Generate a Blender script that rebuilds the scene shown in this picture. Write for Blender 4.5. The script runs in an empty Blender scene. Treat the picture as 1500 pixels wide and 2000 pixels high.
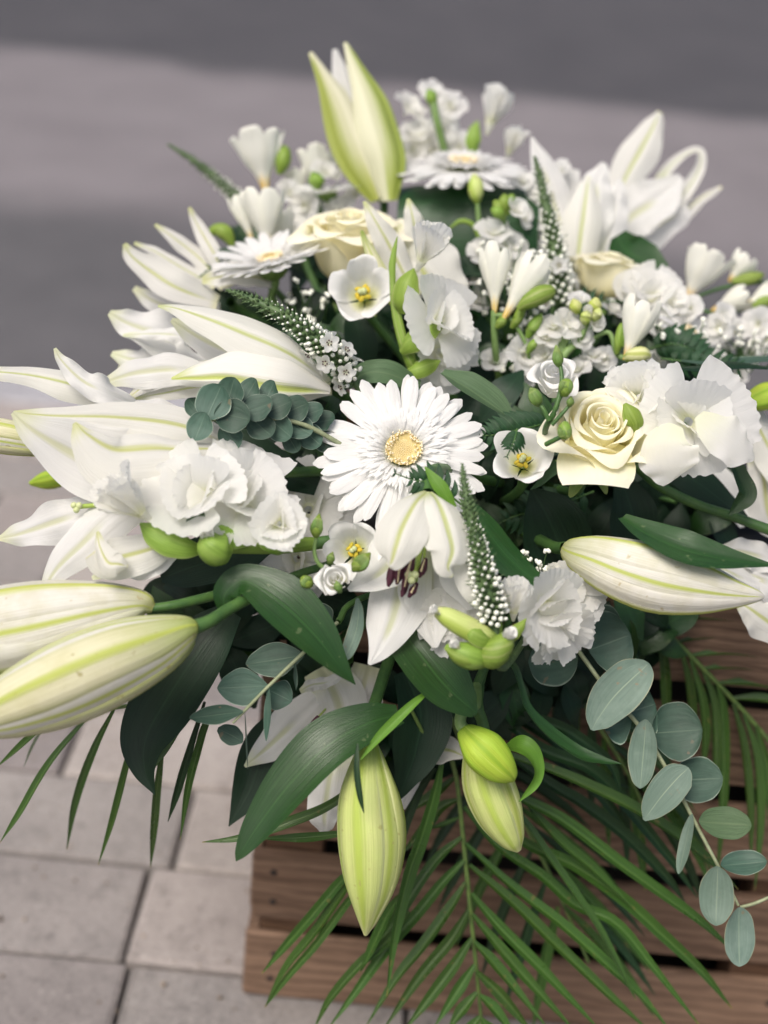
import bpy, math, random
import numpy as np
from mathutils import Vector, Matrix
random.seed(11); RNG = np.random.default_rng(5)
SC = bpy.context.scene; COL = SC.collection
rad = math.radians
# ------------------------------------------------------------------ camera, sky, sun, exposure
F = 2615.0                       # focal length in pixels of the 1500 x 2000 photograph
CAM = Vector((0.0, -0.83, 0.90))
ROT = (Matrix.Rotation(rad(90 - 27), 3, 'X') @ Matrix.Rotation(rad(5.5), 3, 'Z'))
cd = bpy.data.cameras.new('camera'); cam = bpy.data.objects.new('camera', cd); COL.objects.link(cam)
cam.matrix_world = Matrix.Translation(CAM) @ ROT.to_4x4()
cd.sensor_fit = 'AUTO'; cd.sensor_width = 36.0; cd.lens = 36.0 * F / 2000.0
cd.clip_start = 0.02; cd.clip_end = 300
cd.dof.use_dof = True; cd.dof.focus_distance = 0.832; cd.dof.aperture_fstop = 3.1; cd.dof.aperture_blades = 0
SC.camera = cam
SUN_EL, SUN_AZ = 56.0, 212.0     # elevation; compass bearing the light comes from (0 = +Y, clockwise)
w = bpy.data.worlds.new('World'); SC.world = w; w.use_nodes = True
nt = w.node_tree; bg = nt.nodes['Background']
sky = nt.nodes.new('ShaderNodeTexSky'); sky.sky_type = 'NISHITA'; sky.sun_disc = False
sky.sun_elevation = rad(SUN_EL); sky.sun_rotation = rad(SUN_AZ); sky.air_density = 0.8; sky.dust_density = 5.0; sky.ozone_density = 0.8
nt.links.new(sky.outputs[0], bg.inputs[0]); bg.inputs[1].default_value = 0.09
sd = bpy.data.lights.new('sun', 'SUN'); sd.energy = 1.9; sd.angle = rad(30); sd.color = (1.0, 0.945, 0.89)
sun = bpy.data.objects.new('sun', sd); COL.objects.link(sun)
_a, _e = rad(SUN_AZ), rad(SUN_EL)
_from = Vector((math.sin(_a) * math.cos(_e), math.cos(_a) * math.cos(_e), math.sin(_e)))
sun.rotation_euler = (-_from).to_track_quat('-Z', 'Y').to_euler()
SC.view_settings.view_transform = 'Standard'; SC.view_settings.look = 'None'
SC.view_settings.exposure = 0.62; SC.view_settings.gamma = 1.0
SC.render.engine = 'CYCLES'
SC.cycles.max_bounces = 12; SC.cycles.diffuse_bounces = 9; SC.cycles.transmission_bounces = 10

def W(px, py, d):                # point seen at pixel (px, py), d metres along the optical axis
    return CAM + ROT @ Vector(((px - 750) / F * d, -(py - 1000) / F * d, -d))
def D(x, y, z):                  # direction: right, up, towards the camera
    return (ROT @ Vector((x, y, z))).normalized()

# ------------------------------------------------------------------ materials
class NT:
    def __init__(s, name):
        s.m = bpy.data.materials.new(name); s.m.use_nodes = True
        s.t = s.m.node_tree; s.t.nodes.clear()
    def n(s, typ, ins=None, **kw):
        nd = s.t.nodes.new('ShaderNode' + typ)
        for k, v in kw.items(): setattr(nd, k, v)
        for k, v in (ins or {}).items(): s.put(nd.inputs[k], v)
        return nd
    def put(s, sock, v):
        if isinstance(v, bpy.types.NodeSocket): s.t.links.new(v, sock)
        elif isinstance(v, (tuple, list)) and len(v) == 3 and sock.type == 'RGBA': sock.default_value = (*v, 1)
        else: sock.default_value = v
    def math(s, op, a, b=0.0, c=None):
        nd = s.n('Math', operation=op); s.put(nd.inputs[0], a); s.put(nd.inputs[1], b)
        if c is not None: s.put(nd.inputs[2], c)
        return nd.outputs[0]
    def ramp(s, x, a, b, smooth=True):    # 0 at a .. 1 at b
        nd = s.n('MapRange', interpolation_type='SMOOTHSTEP' if smooth else 'LINEAR')
        s.put(nd.inputs[0], x); nd.inputs[1].default_value = a; nd.inputs[2].default_value = b
        return nd.outputs[0]
    def mix(s, f, a, b, mode='MIX'):
        nd = s.n('MixRGB', blend_type=mode); s.put(nd.inputs[0], f); s.put(nd.inputs[1], a); s.put(nd.inputs[2], b)
        return nd.outputs[0]
    def noise(s, vec, scale, detail=3, rough=0.5, dist=0.0):
        nd = s.n('TexNoise'); s.put(nd.inputs['Vector'], vec)
        nd.inputs['Scale'].default_value = scale; nd.inputs['Detail'].default_value = detail
        nd.inputs['Roughness'].default_value = rough; nd.inputs['Distortion'].default_value = dist
        return nd.outputs[0]
    def scale(s, vec, v, off=None):
        nd = s.n('Mapping'); s.put(nd.inputs[0], vec); nd.inputs[3].default_value = v
        if off is not None: s.put(nd.inputs[1], off)
        return nd.outputs[0]
    def out(s, sh, ):
        o = s.n('OutputMaterial'); s.t.links.new(sh, o.inputs[0]); return s.m

def sheet(name, base, rib=None, ribw=.12, ribu=(0.0, 1.0), edge=None, edgew=.25, root=None, rootw=.35, tip=None, tipw=.2,
          veins=26, bump=.25, rough=.55, trans=.35, back=None, var=.12, tcol=None, spec=.35, mottle=None, mot=.5, vcol=.1, net=False, wet=0.0, spots=None):
    """a petal or leaf sheet: u runs from base (0) to tip (1), v across"""
    M = NT(name); tc = M.n('TexCoord'); uv = tc.outputs['UV']; ob = tc.outputs['Object']
    sx = M.n('SeparateXYZ', {0: uv}); u, v = sx.outputs[0], sx.outputs[1]
    a = M.math('ABSOLUTE', M.math('MULTIPLY', M.math('SUBTRACT', v, .5), 2.0))
    rnd = M.n('ObjectInfo').outputs['Random']
    off = M.n('CombineXYZ', {0: M.math('MULTIPLY', rnd, 37.0), 1: M.math('MULTIPLY', rnd, 11.0)}).outputs[0]
    vn = M.noise(M.scale(uv, (2.2, veins, 1) if veins > 0 else (-veins, 2.2, 1), off), 1.0, 4, .6, .3)
    big = M.noise(M.scale(ob, (1, 1, 1), off), 42.0, 4, .6)
    c = M.mix(0.0, base, base)
    if mottle: c = M.mix(M.math('MULTIPLY', M.ramp(big, .42, .68), mot), c, mottle)
    c = M.mix(vcol, c, M.mix(M.ramp(vn, .3, .7), (.25, .25, .25), (1.0, 1.0, 1.0)), 'SOFT_LIGHT') if vcol else c
    if root: c = M.mix(M.math('MULTIPLY', M.ramp(M.math('ADD', u, M.math('MULTIPLY', M.math('SUBTRACT', vn, .5), .15)), rootw, 0.0), .9), c, root)
    if tip: c = M.mix(M.ramp(u, 1 - tipw, 1.0), c, tip)
    if edge: c = M.mix(M.math('MULTIPLY', M.ramp(M.math('ADD', a, M.math('MULTIPLY', M.math('SUBTRACT', vn, .5), .2)), 1 - edgew, 1.0), .85), c, edge)
    if rib:
        k = M.ramp(M.math('ADD', a, M.math('MULTIPLY', M.math('SUBTRACT', vn, .5), ribw * .9)), ribw, ribw * .15)
        k = M.math('MULTIPLY', k, M.ramp(u, ribu[0] - .15, ribu[0] + .1)); k = M.math('MULTIPLY', k, M.ramp(u, ribu[1] + .02, ribu[1] - .15))
        c = M.mix(M.math('MULTIPLY', k, .92), c, rib)
    if spots: c = M.mix(M.math('MULTIPLY', M.ramp(M.noise(M.scale(ob, (1, 1, 1), off), 150.0, 2, .5), .685, .74), .7), c, spots)
    if back:
        geo = M.n('NewGeometry'); c = M.mix(M.math('MULTIPLY', geo.outputs['Backfacing'], .8), c, back)
    hv = M.n('HueSaturation', {'Color': c}); M.put(hv.inputs['Value'], M.math('MULTIPLY_ADD', rnd, var, 1 - var / 2))
    M.put(hv.inputs['Hue'], M.math('MULTIPLY_ADD', rnd, .02, .49))
    c = hv.outputs[0]
    h = M.math('ADD', vn, M.math('MULTIPLY', big, .5))
    if net:
        vo = M.n('TexVoronoi', feature='DISTANCE_TO_EDGE'); M.put(vo.inputs['Vector'], M.scale(ob, (1, 1, 1))); vo.inputs['Scale'].default_value = 210
        e = M.ramp(vo.outputs['Distance'], 0.0, .12); h = M.math('ADD', h, M.math('MULTIPLY', e, .4))
        c = M.mix(M.math('MULTIPLY', M.math('SUBTRACT', 1.0, e), .12), c, (.35, .42, .38))
    bp = M.n('Bump', {'Height': h}); bp.inputs['Strength'].default_value = bump; bp.inputs['Distance'].default_value = .0012
    pr = M.n('BsdfPrincipled', {'Base Color': c, 'Normal': bp.outputs[0]})
    M.put(pr.inputs['Roughness'], M.math('MULTIPLY_ADD', big, .25, rough - .12)); pr.inputs['Specular IOR Level'].default_value = spec
    if wet: pr.inputs['Coat Weight'].default_value = wet; pr.inputs['Coat Roughness'].default_value = .22
    tr = M.n('BsdfTranslucent', {'Color': tcol if tcol else c, 'Normal': bp.outputs[0]})
    if tcol: M.put(tr.inputs['Color'], M.mix(.65, c, tcol))
    ms = M.n('MixShader', {0: trans}); M.t.links.new(pr.outputs[0], ms.inputs[1]); M.t.links.new(tr.outputs[0], ms.inputs[2])
    return M.out(ms.outputs[0])

WHITE = (.86, .87, .86); CREAM = (.84, .82, .66); LIME = (.52, .60, .13); YG = (.40, .50, .06)
MT = {}
MT['lily'] = sheet('lily_petal_white', (.80, .795, .735), rib=(.58, .62, .24), ribw=.17, ribu=(.02, .96), root=(.66, .70, .33), rootw=.22, veins=38, bump=.45, trans=.42, vcol=.14, tip=(.80, .80, .55), tipw=.06, var=.06)
MT['lily_in'] = sheet('lily_petal_inside_white', (.81, .81, .78), rib=(.66, .68, .46), ribw=.22, ribu=(0, .7), root=(.74, .77, .50), rootw=.3, veins=34, bump=.42, vcol=.14, trans=.42, var=.06)
MT['lily_green'] = sheet('lily_petal_green_band', (.78, .77, .70), rib=(.48, .55, .11), ribw=.30, ribu=(.02, 1), root=(.55, .62, .16), rootw=.3, veins=34, bump=.35, trans=.25, var=.05)
MT['lily_half'] = sheet('lily_petal_half_green', (.58, .59, .38), rib=(.28, .36, .05), ribw=.8, ribu=(0, 1), edge=(.72, .72, .52), edgew=.2, root=(.40, .48, .08), rootw=.4, veins=34, bump=.4, trans=.2, var=.05, vcol=.25)
MT['lily_bud'] = sheet('lily_bud_cream_and_green', (.66, .64, .42), rib=(.42, .49, .09), ribw=.2, ribu=(0, 1), edge=(.50, .55, .16), edgew=.45, root=(.24, .34, .04), rootw=.5, veins=46, bump=.55, trans=.15, tip=(.55, .55, .12), tipw=.08, mottle=(.47, .45, .20), mot=.3, spots=(.34, .30, .10), var=.05, vcol=.28)
MT['lily_bud_white'] = sheet('lily_bud_white_with_green_ribs', (.70, .69, .61), rib=(.46, .53, .10), ribw=.2, ribu=(0, 1), edge=(.66, .67, .46), edgew=.2, root=(.42, .46, .14), rootw=.4, veins=46, bump=.5, trans=.15, mottle=(.47, .45, .20), mot=.3, spots=(.48, .42, .22), var=.05, vcol=.2)
MT['green_bud'] = sheet('young_lily_bud_lime_green', (.54, .62, .20), rib=(.42, .53, .09), ribw=.3, edge=(.72, .74, .42), edgew=.35, root=(.27, .42, .04), rootw=.3, veins=46, bump=.5, trans=.14, tip=(.66, .68, .3), tipw=.15, mottle=(.47, .45, .20), mot=.3, spots=(.40, .40, .12), var=.05, vcol=.3)
MT['lime_bud'] = sheet('small_lily_bud_bright_green', (.36, .50, .045), rib=(.26, .42, .03), ribw=.3, edge=(.50, .60, .12), edgew=.25, root=(.20, .36, .03), rootw=.3, veins=36, bump=.4, trans=.12, var=.05, vcol=.25)
MT['ruffle'] = sheet('ruffled_petal_white', (.93, .93, .92), root=(.88, .90, .66), rootw=.42, tcol=(.96, .95, .86), veins=26, bump=.35, trans=.62, var=.04)
MT['gerb'] = sheet('gerbera_ray_white', (.89, .89, .87), veins=7, bump=.45, trans=.45, var=.05, root=(.84, .84, .70), rootw=.25)
MT['rose'] = sheet('rose_petal_cream', (.93, .905, .72), root=(.92, .85, .47), rootw=.8, veins=22, bump=.22, trans=.34, var=.05, tcol=(.93, .87, .52))
MT['lisi'] = sheet('lisianthus_petal_white', (.87, .87, .84), root=(.50, .52, .08), rootw=.5, veins=20, bump=.3, trans=.36, var=.05)
MT['frees'] = sheet('freesia_petal_white', (.86, .86, .77), root=(.78, .52, .04), rootw=.3, veins=16, bump=.25, trans=.36, var=.05)
MT['leaf'] = sheet('dark_glossy_leaf', (.016, .052, .011), rib=(.03, .09, .02), ribw=.05, ribu=(0, .9), veins=44, bump=.35, rough=.34, trans=.12, back=(.07, .13, .065), spots=(.10, .14, .06), var=.3, tcol=(.10, .26, .02), spec=.4, vcol=.42, wet=.12, mottle=(.013, .043, .010), mot=.7)
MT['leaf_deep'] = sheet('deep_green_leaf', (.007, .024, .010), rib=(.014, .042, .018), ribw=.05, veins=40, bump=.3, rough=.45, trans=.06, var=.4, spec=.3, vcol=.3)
MT['olive'] = sheet('olive_leaf', (.075, .13, .06), rib=(.11, .17, .08), ribw=.08, veins=36, bump=.5, rough=.5, trans=.15, var=.2, vcol=.3)
MT['lime_leaf'] = sheet('fresh_green_leaf', (.12, .25, .03), veins=26, bump=.3, rough=.42, trans=.3, var=.15, tcol=(.3, .5, .05), rib=(.16, .30, .05), ribw=.08, vcol=.3)
MT['euc'] = sheet('eucalyptus_leaf_dark', (.042, .086, .060), rib=(.11, .17, .12), ribw=.035, ribu=(0, .9), edge=(.30, .37, .29), edgew=.06, veins=9, bump=.3, rough=.55, trans=.1, spots=(.16, .13, .08), var=.5, mottle=(.066, .115, .085), mot=.7, vcol=.2)
MT['euc_pale'] = sheet('eucalyptus_leaf_silver', (.115, .175, .135), rib=(.24, .31, .22), ribw=.04, ribu=(0, .9), edge=(.30, .30, .19), edgew=.05, veins=14, bump=.35, rough=.58, trans=.12, spots=(.20, .16, .10), var=.22, mottle=(.165, .23, .185), mot=.9, vcol=.12)
MT['palm'] = sheet('palm_leaflet', (.036, .086, .013), rib=(.11, .19, .04), ribw=.10, veins=18, bump=.4, rough=.30, trans=.14, spots=(.16, .14, .04), var=.45, back=(.11, .18, .10), tip=(.22, .17, .04), tipw=.035, tcol=(.12, .3, .03), spec=.55, vcol=.55, wet=.1)
MT['palm_dark'] = sheet('palm_leaflet_dark', (.014, .042, .012), rib=(.05, .10, .035), ribw=.1, veins=18, bump=.4, rough=.36, trans=.1, var=.3, spec=.55, vcol=.4)
MT['fern'] = sheet('fern_leaflet', (.013, .050, .017), rib=(.04, .1, .04), ribw=.1, veins=12, bump=.4, rough=.5, trans=.12, var=.3, tcol=(.08, .2, .03))
MT['bract'] = sheet('bract_green', (.21, .33, .05), rib=(.27, .39, .08), ribw=.15, edge=(.33, .41, .13), edgew=.18, veins=26, bump=.35, rough=.45, trans=.2, var=.12, vcol=.3)
MT['sepal'] = sheet('sepal_green', (.13, .22, .05), veins=16, bump=.3, rough=.5, trans=.15, var=.2, tip=(.26, .34, .1), tipw=.4, vcol=.3)
MT['roll'] = sheet('broad_leaf_rolled', (.010, .042, .010), veins=-70, bump=.3, rough=.42, trans=.05, var=.05, vcol=.4)

def plain(name, col, rough=.5, col2=None, scale=60, bump=.2, spec=.4, mot=1.0):
    M = NT(name); ob = M.n('TexCoord').outputs['Object']; rnd = M.n('ObjectInfo').outputs['Random']
    nz = M.noise(ob, scale, 4, .6)
    c = M.mix(M.math('MULTIPLY', M.ramp(nz, .35, .65), mot), col, col2 or tuple(x * .7 for x in col))
    bp = M.n('Bump', {'Height': nz}); bp.inputs['Strength'].default_value = bump; bp.inputs['Distance'].default_value = .001
    pr = M.n('BsdfPrincipled', {'Base Color': c, 'Roughness': rough, 'Normal': bp.outputs[0]}); pr.inputs['Specular IOR Level'].default_value = spec
    return M.out(pr.outputs[0])
MT['stem'] = plain('stem_green', (.07, .15, .035), .45, (.045, .11, .03), 90)
MT['stem_pale'] = plain('stem_pale_green', (.17, .27, .09), .5, (.13, .22, .06), 90)
MT['twig'] = plain('eucalyptus_twig', (.30, .34, .20), .55, (.22, .25, .14), 120)
MT['rachis'] = plain('palm_rachis', (.13, .20, .05), .45, (.09, .15, .04), 150)
MT['anther'] = plain('anther_maroon', (.085, .022, .038), .6, (.05, .012, .022), 300)
MT['cream'] = plain('anther_cream', (.62, .54, .32), .6, (.5, .42, .24), 300)
MT['pollen'] = plain('pollen_yellow', (.58, .42, .03), .7, (.42, .36, .03), 220)
MT['disc'] = plain('gerbera_disc', (.60, .50, .22), .7, (.50, .40, .15), 320, .6)
MT['filo'] = plain('disc_floret_tan', (.93, .85, .64), .6, (.84, .71, .46), 260)
MT['stigma'] = plain('stigma_pale_green', (.55, .60, .32), .5, (.46, .52, .25), 200)
MT['pistil'] = plain('pistil_green', (.36, .48, .10), .4, (.3, .42, .08), 90)
MT['calyx'] = plain('spike_calyx_green', (.10, .16, .06), .55, (.06, .11, .04), 200)
MT['wbud'] = plain('spike_bud_white', (.82, .83, .76), .5, (.76, .78, .64), 200, mot=.6)
MT['foam'] = plain('wet_floral_foam', (.018, .05, .026), .95, (.010, .032, .016), 150, .8)
MT['black'] = plain('black_plastic', (.008, .008, .009), .6, (.006, .006, .007), 60)
MT['grit'] = plain('street_grit', (.10, .075, .055), .8, (.34, .27, .2), 30)
MT['nail'] = plain('rusty_nail_head', (.03, .022, .018), .6, (.018, .013, .01), 400)

def wood(name, c1, c2, c3):
    M = NT(name); ob = M.n('TexCoord').outputs['Object']; rnd = M.n('ObjectInfo').outputs['Random']
    off = M.n('CombineXYZ', {0: M.math('MULTIPLY', rnd, 9.0), 1: M.math('MULTIPLY', rnd, 5.0), 2: M.math('MULTIPLY', rnd, 17.0)}).outputs[0]
    g = M.noise(M.scale(ob, (5, 60, 95), off), 1.0, 6, .62, 1.2)
    fine = M.noise(M.scale(ob, (14, 260, 420), off), 1.0, 4, .7, .4)
    wv = M.n('TexWave', wave_type='BANDS', bands_direction='Z'); M.put(wv.inputs['Vector'], M.scale(ob, (.9, 1, 3.2), off))
    wv.inputs['Scale'].default_value = 9; wv.inputs['Distortion'].default_value = 7; wv.inputs['Detail'].default_value = 3; wv.inputs['Detail Scale'].default_value = 1.4
    blot = M.noise(M.scale(ob, (1.5, 1, 3), off), 9, 4, .6)
    c = M.mix(M.ramp(g, .3, .7), c1, c2); c = M.mix(M.math('MULTIPLY', M.ramp(wv.outputs[1], .55, 1.0), .45), c, c3)
    c = M.mix(M.math('MULTIPLY', M.ramp(fine, .48, .72), .45), c, c3); c = M.mix(M.math('MULTIPLY', M.ramp(blot, .5, .75), .5), c, tuple(x * .6 for x in c1))
    hv = M.n('HueSaturation', {'Color': c}); M.put(hv.inputs['Value'], M.math('MULTIPLY_ADD', rnd, .35, .82))
    bp = M.n('Bump', {'Height': M.math('ADD', M.math('MULTIPLY', g, .6), fine)}); bp.inputs['Strength'].default_value = .7; bp.inputs['Distance'].default_value = .002
    pr = M.n('BsdfPrincipled', {'Base Color': hv.outputs[0], 'Roughness': .78, 'Normal': bp.outputs[0]}); pr.inputs['Specular IOR Level'].default_value = .25
    return M.out(pr.outputs[0])
MT['wood'] = wood('weathered_crate_wood', (.165, .102, .066), (.255, .165, .110), (.05, .029, .019))
MT['wood_post'] = wood('crate_post_wood', (.115, .062, .035), (.155, .088, .05), (.05, .028, .018))

def stone(name, c1, c2, spk, sc=1.0, grit=.5, rndv=.22):
    M = NT(name); geo = M.n('NewGeometry').outputs['Position']; rnd = M.n('ObjectInfo').outputs['Random']
    b = M.noise(geo, 7 * sc, 5, .6); m = M.noise(geo, 38 * sc, 4, .65); f = M.noise(geo, 230 * sc, 3, .7); st = M.noise(geo, 14 * sc, 6, .7, .8); sp = M.noise(geo, 95 * sc, 2, .6)
    c = M.mix(M.ramp(b, .33, .68), c1, c2); c = M.mix(M.math('MULTIPLY', M.ramp(m, .5, .75), .45), c, tuple(x * .62 for x in c1))
    c = M.mix(M.math('MULTIPLY', M.ramp(st, .52, .72), .5), c, tuple(x * .55 for x in c1)); c = M.mix(M.math('MULTIPLY', M.ramp(sp, .6, .72), .55), c, spk); c = M.mix(M.math('MULTIPLY', M.ramp(sp, .4, .3), .5), c, tuple(x * .6 for x in c1)); c = M.mix(M.math('MULTIPLY', M.ramp(f, .54, .7), grit), c, spk); c = M.mix(M.math('MULTIPLY', M.ramp(f, .46, .3), grit), c, tuple(x * .45 for x in c1))
    hv = M.n('HueSaturation', {'Color': c}); M.put(hv.inputs['Value'], M.math('MULTIPLY_ADD', rnd, rndv, 1 - rndv / 2)); M.put(hv.inputs['Hue'], M.math('MULTIPLY_ADD', rnd, .03, .485))
    bp = M.n('Bump', {'Height': M.math('ADD', f, m)}); bp.inputs['Strength'].default_value = .6; bp.inputs['Distance'].default_value = .002
    pr = M.n('BsdfPrincipled', {'Base Color': hv.outputs[0], 'Roughness': .9, 'Normal': bp.outputs[0]}); pr.inputs['Specular IOR Level'].default_value = .2
    return M.out(pr.outputs[0])
MT['paver'] = stone('concrete_paver', (.31, .278, .256), (.385, .348, .32), (.49, .445, .41))
MT['paver_grey'] = stone('concrete_paver_grey', (.215, .196, .187), (.28, .254, .241), (.36, .333, .31))
MT['joint'] = stone('sandy_joint_fill', (.12, .108, .10), (.16, .145, .135), (.2, .185, .175))
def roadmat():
    M = NT('worn_asphalt_with_painted_shade_bands'); geo = M.n('NewGeometry').outputs['Position']; y = M.n('SeparateXYZ', {0: geo}).outputs[1]
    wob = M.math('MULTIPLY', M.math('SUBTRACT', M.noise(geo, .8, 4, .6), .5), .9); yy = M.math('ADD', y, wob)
    k = M.math('MULTIPLY', M.ramp(yy, 2.45, 3.0), M.ramp(yy, 5.3, 4.9)); m = M.noise(geo, 2.2, 5, .65); f = M.noise(geo, 180, 3, .7)  # paler pinkish strip between bands of shade, painted into the road colour
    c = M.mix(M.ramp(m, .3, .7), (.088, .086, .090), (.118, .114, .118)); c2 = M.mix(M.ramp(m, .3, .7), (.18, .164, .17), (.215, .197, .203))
    far = M.mix(M.ramp(yy, 4.6, 5.2), c, M.mix(M.ramp(m, .3, .7), (.064, .062, .068), (.080, .077, .083)))  # far road darker: building shadow painted into the asphalt colour
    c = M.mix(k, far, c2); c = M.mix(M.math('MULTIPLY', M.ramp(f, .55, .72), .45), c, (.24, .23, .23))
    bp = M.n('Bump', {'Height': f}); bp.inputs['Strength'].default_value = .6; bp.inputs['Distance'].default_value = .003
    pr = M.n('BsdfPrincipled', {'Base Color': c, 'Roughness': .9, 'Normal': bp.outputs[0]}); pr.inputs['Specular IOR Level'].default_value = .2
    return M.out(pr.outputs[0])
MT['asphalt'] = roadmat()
MT['kerb'] = stone('granite_kerb', (.30, .295, .31), (.36, .355, .37), (.45, .44, .45))

# ------------------------------------------------------------------ mesh tools
class MB:
    def __init__(s): s.v = []; s.f = []; s.uv = []; s.k = 0
    def grid(s, P, u0=0., u1=1., v0=0., v1=1., close=False, U=None, V=None):
        P = np.asarray(P, float); nu, nv = P.shape[:2]
        s.v.append(P.reshape(-1, 3))
        uu = np.linspace(u0, u1, nu) if U is None else U; vv = np.linspace(v0, v1, nv) if V is None else V
        s.uv.append(np.stack(np.meshgrid(uu, vv, indexing='ij'), -1).reshape(-1, 2))
        i = np.arange(nu - 1)[:, None]; nj = nv if close else nv - 1; j = np.arange(nj)[None, :]; j2 = (j + 1) % nv
        q = np.stack([i * nv + j + s.k, i * nv + j2 + s.k, (i + 1) * nv + j2 + s.k, (i + 1) * nv + j + s.k], -1).reshape(-1, 4)
        s.f.append(q); s.k += nu * nv
    def tube(s, pts, r, seg=8, n=None):
        n = n or max(6, 5 * len(pts)); pts = [tuple(p) for p in pts]
        r = [r] * len(pts) if np.isscalar(r) else list(r)
        Q = spline([(*p, rr) for p, rr in zip(pts, r)], n); C, rr = Q[:, :3], Q[:, 3]
        T = np.gradient(C, axis=0); T /= np.linalg.norm(T, axis=1)[:, None] + 1e-12
        up = np.array([.31, .17, .93]); A = np.cross(T, up); A /= np.linalg.norm(A, axis=1)[:, None] + 1e-12; B = np.cross(T, A)
        th = np.linspace(0, 2 * np.pi, seg, endpoint=False)
        s.grid(C[:, None] + rr[:, None, None] * (np.cos(th)[None, :, None] * A[:, None] + np.sin(th)[None, :, None] * B[:, None]), close=True)
    def ball(s, c, rx, axis=None, stretch=1., nu=6, nv=8, u0=0, u1=1):
        c = np.array(c, float); ax = np.array(axis if axis is not None else (0, 0, 1.), float); ax /= np.linalg.norm(ax) + 1e-12
        t = np.array([1., .2, .1]) if abs(ax[0]) < .8 else np.array([0, 1., .2]); A = np.cross(ax, t); A /= np.linalg.norm(A); B = np.cross(ax, A)
        ph = np.linspace(0.03, np.pi - .03, nu); th = np.linspace(0, 2 * np.pi, nv, endpoint=False)
        s.grid(c + rx * (-np.cos(ph)[:, None, None] * stretch * ax + np.sin(ph)[:, None, None] * (np.cos(th)[None, :, None] * A + np.sin(th)[None, :, None] * B)), u0, u1, close=True)
    def box(s, c, size, bev=0.0, jit=0.0):
        c = np.array(c, float); h = np.array(size, float) / 2; b = min(bev, h.min() * .9)
        # chamfered box: three rings
        ring = []
        for z, ins in ((-h[2], b), (-h[2] + b, 0), (h[2] - b, 0), (h[2], b)):
            x, y = h[0] - ins, h[1] - ins
            ring.append([(-x + b, -y, z), (x - b, -y, z), (x, -y + b, z), (x, y - b, z), (x - b, y, z), (-x + b, y, z), (-x, y - b, z), (-x, -y + b, z)])
        P = np.array(ring) + RNG.normal(0, jit, (4, 8, 3)) * (1 if jit else 0) + c
        k = s.k; s.grid(P, close=True)
        s.f2 = getattr(s, 'f2', []); s.f2 += [[k + i for i in range(7, -1, -1)], [k + 24 + i for i in range(8)]]
    def mesh(s, name, mat, origin=(0, 0, 0), smooth=True):
        v = np.concatenate(s.v) - np.array(origin); uv = np.concatenate(s.uv)
        f = [list(map(int, q)) for q in np.concatenate(s.f)] + getattr(s, 'f2', [])
        me = bpy.data.meshes.new(name); me.from_pydata([tuple(map(float, p)) for p in v], [], f)
        ul = me.uv_layers.new(name='UVMap'); li = np.empty(len(me.loops), np.int32); me.loops.foreach_get('vertex_index', li)
        ul.data.foreach_set('uv', uv[li].astype(np.float32).ravel())
        if smooth: me.polygons.foreach_set('use_smooth', [True] * len(me.polygons))
        me.materials.append(mat); me.update(); return me

def spline(pts, n):
    P = np.array(pts, float)
    if len(P) == 2: return P[0] + (P[1] - P[0]) * np.linspace(0, 1, n)[:, None]
    E = np.vstack([2 * P[0] - P[1], P, 2 * P[-1] - P[-2]]); m = len(P) - 1
    t = np.linspace(0, m - 1e-9, n); i = t.astype(int); f = (t - i)[:, None]
    a, b, c, d = E[i], E[i + 1], E[i + 2], E[i + 3]
    return .5 * (2 * b + (c - a) * f + (2 * a - 5 * b + 4 * c - d) * f ** 2 + (3 * b - a - 3 * c + d) * f ** 3)

def link(name, me, parent=None, kind=None):
    o = bpy.data.objects.new(name, me); COL.objects.link(o)
    if parent is not None:
        o.parent = parent
    if kind: o['kind'] = kind
    return o
ORG = {}
def root_of(o):
    while o.parent is not None: o = o.parent
    return o
def part(parent, name, mb, mat, kind=None, label=None, smooth=True):
    o = link(name, mb.mesh(name, MT[mat] if isinstance(mat, str) else mat, ORG[root_of(parent).name], smooth), parent, kind)
    if label: o['label'] = label
    return o
def tag(o, label, cat, group=None):
    o['label'] = label; o['category'] = cat
    if group: o['group'] = group
    return o
def thing(name, label, cat, loc, group=None):
    o = bpy.data.objects.new(name, None); COL.objects.link(o); o.empty_display_size = .02
    o.location = loc; ORG[o.name] = tuple(loc); return tag(o, label, cat, group)
def solo(name, mb, mat, label, cat, loc, group=None, kind=None):
    o = link(name, mb.mesh(name, MT[mat], loc), None, kind); o.location = loc
    return tag(o, label, cat, group) if label else o

def wavy(x, n0, n1, k=4):
    y = 0
    for _ in range(k): y = y + RNG.uniform(.4, 1) * np.sin(RNG.uniform(n0, n1) * x + RNG.uniform(0, 6.28))
    return y / (k * .55)
def P4(pts, d, n):               # control points (x px, y px, extra depth cm, half width px) -> world centres, half widths in m
    Q = []
    for q in pts:
        dd = d + q[2] * .01; p = W(q[0], q[1], dd); Q.append((*p, max(q[3], .6) * dd / F))
    S = spline(Q, n); return S[:, :3], np.maximum(S[:, 3], .0002)

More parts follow.
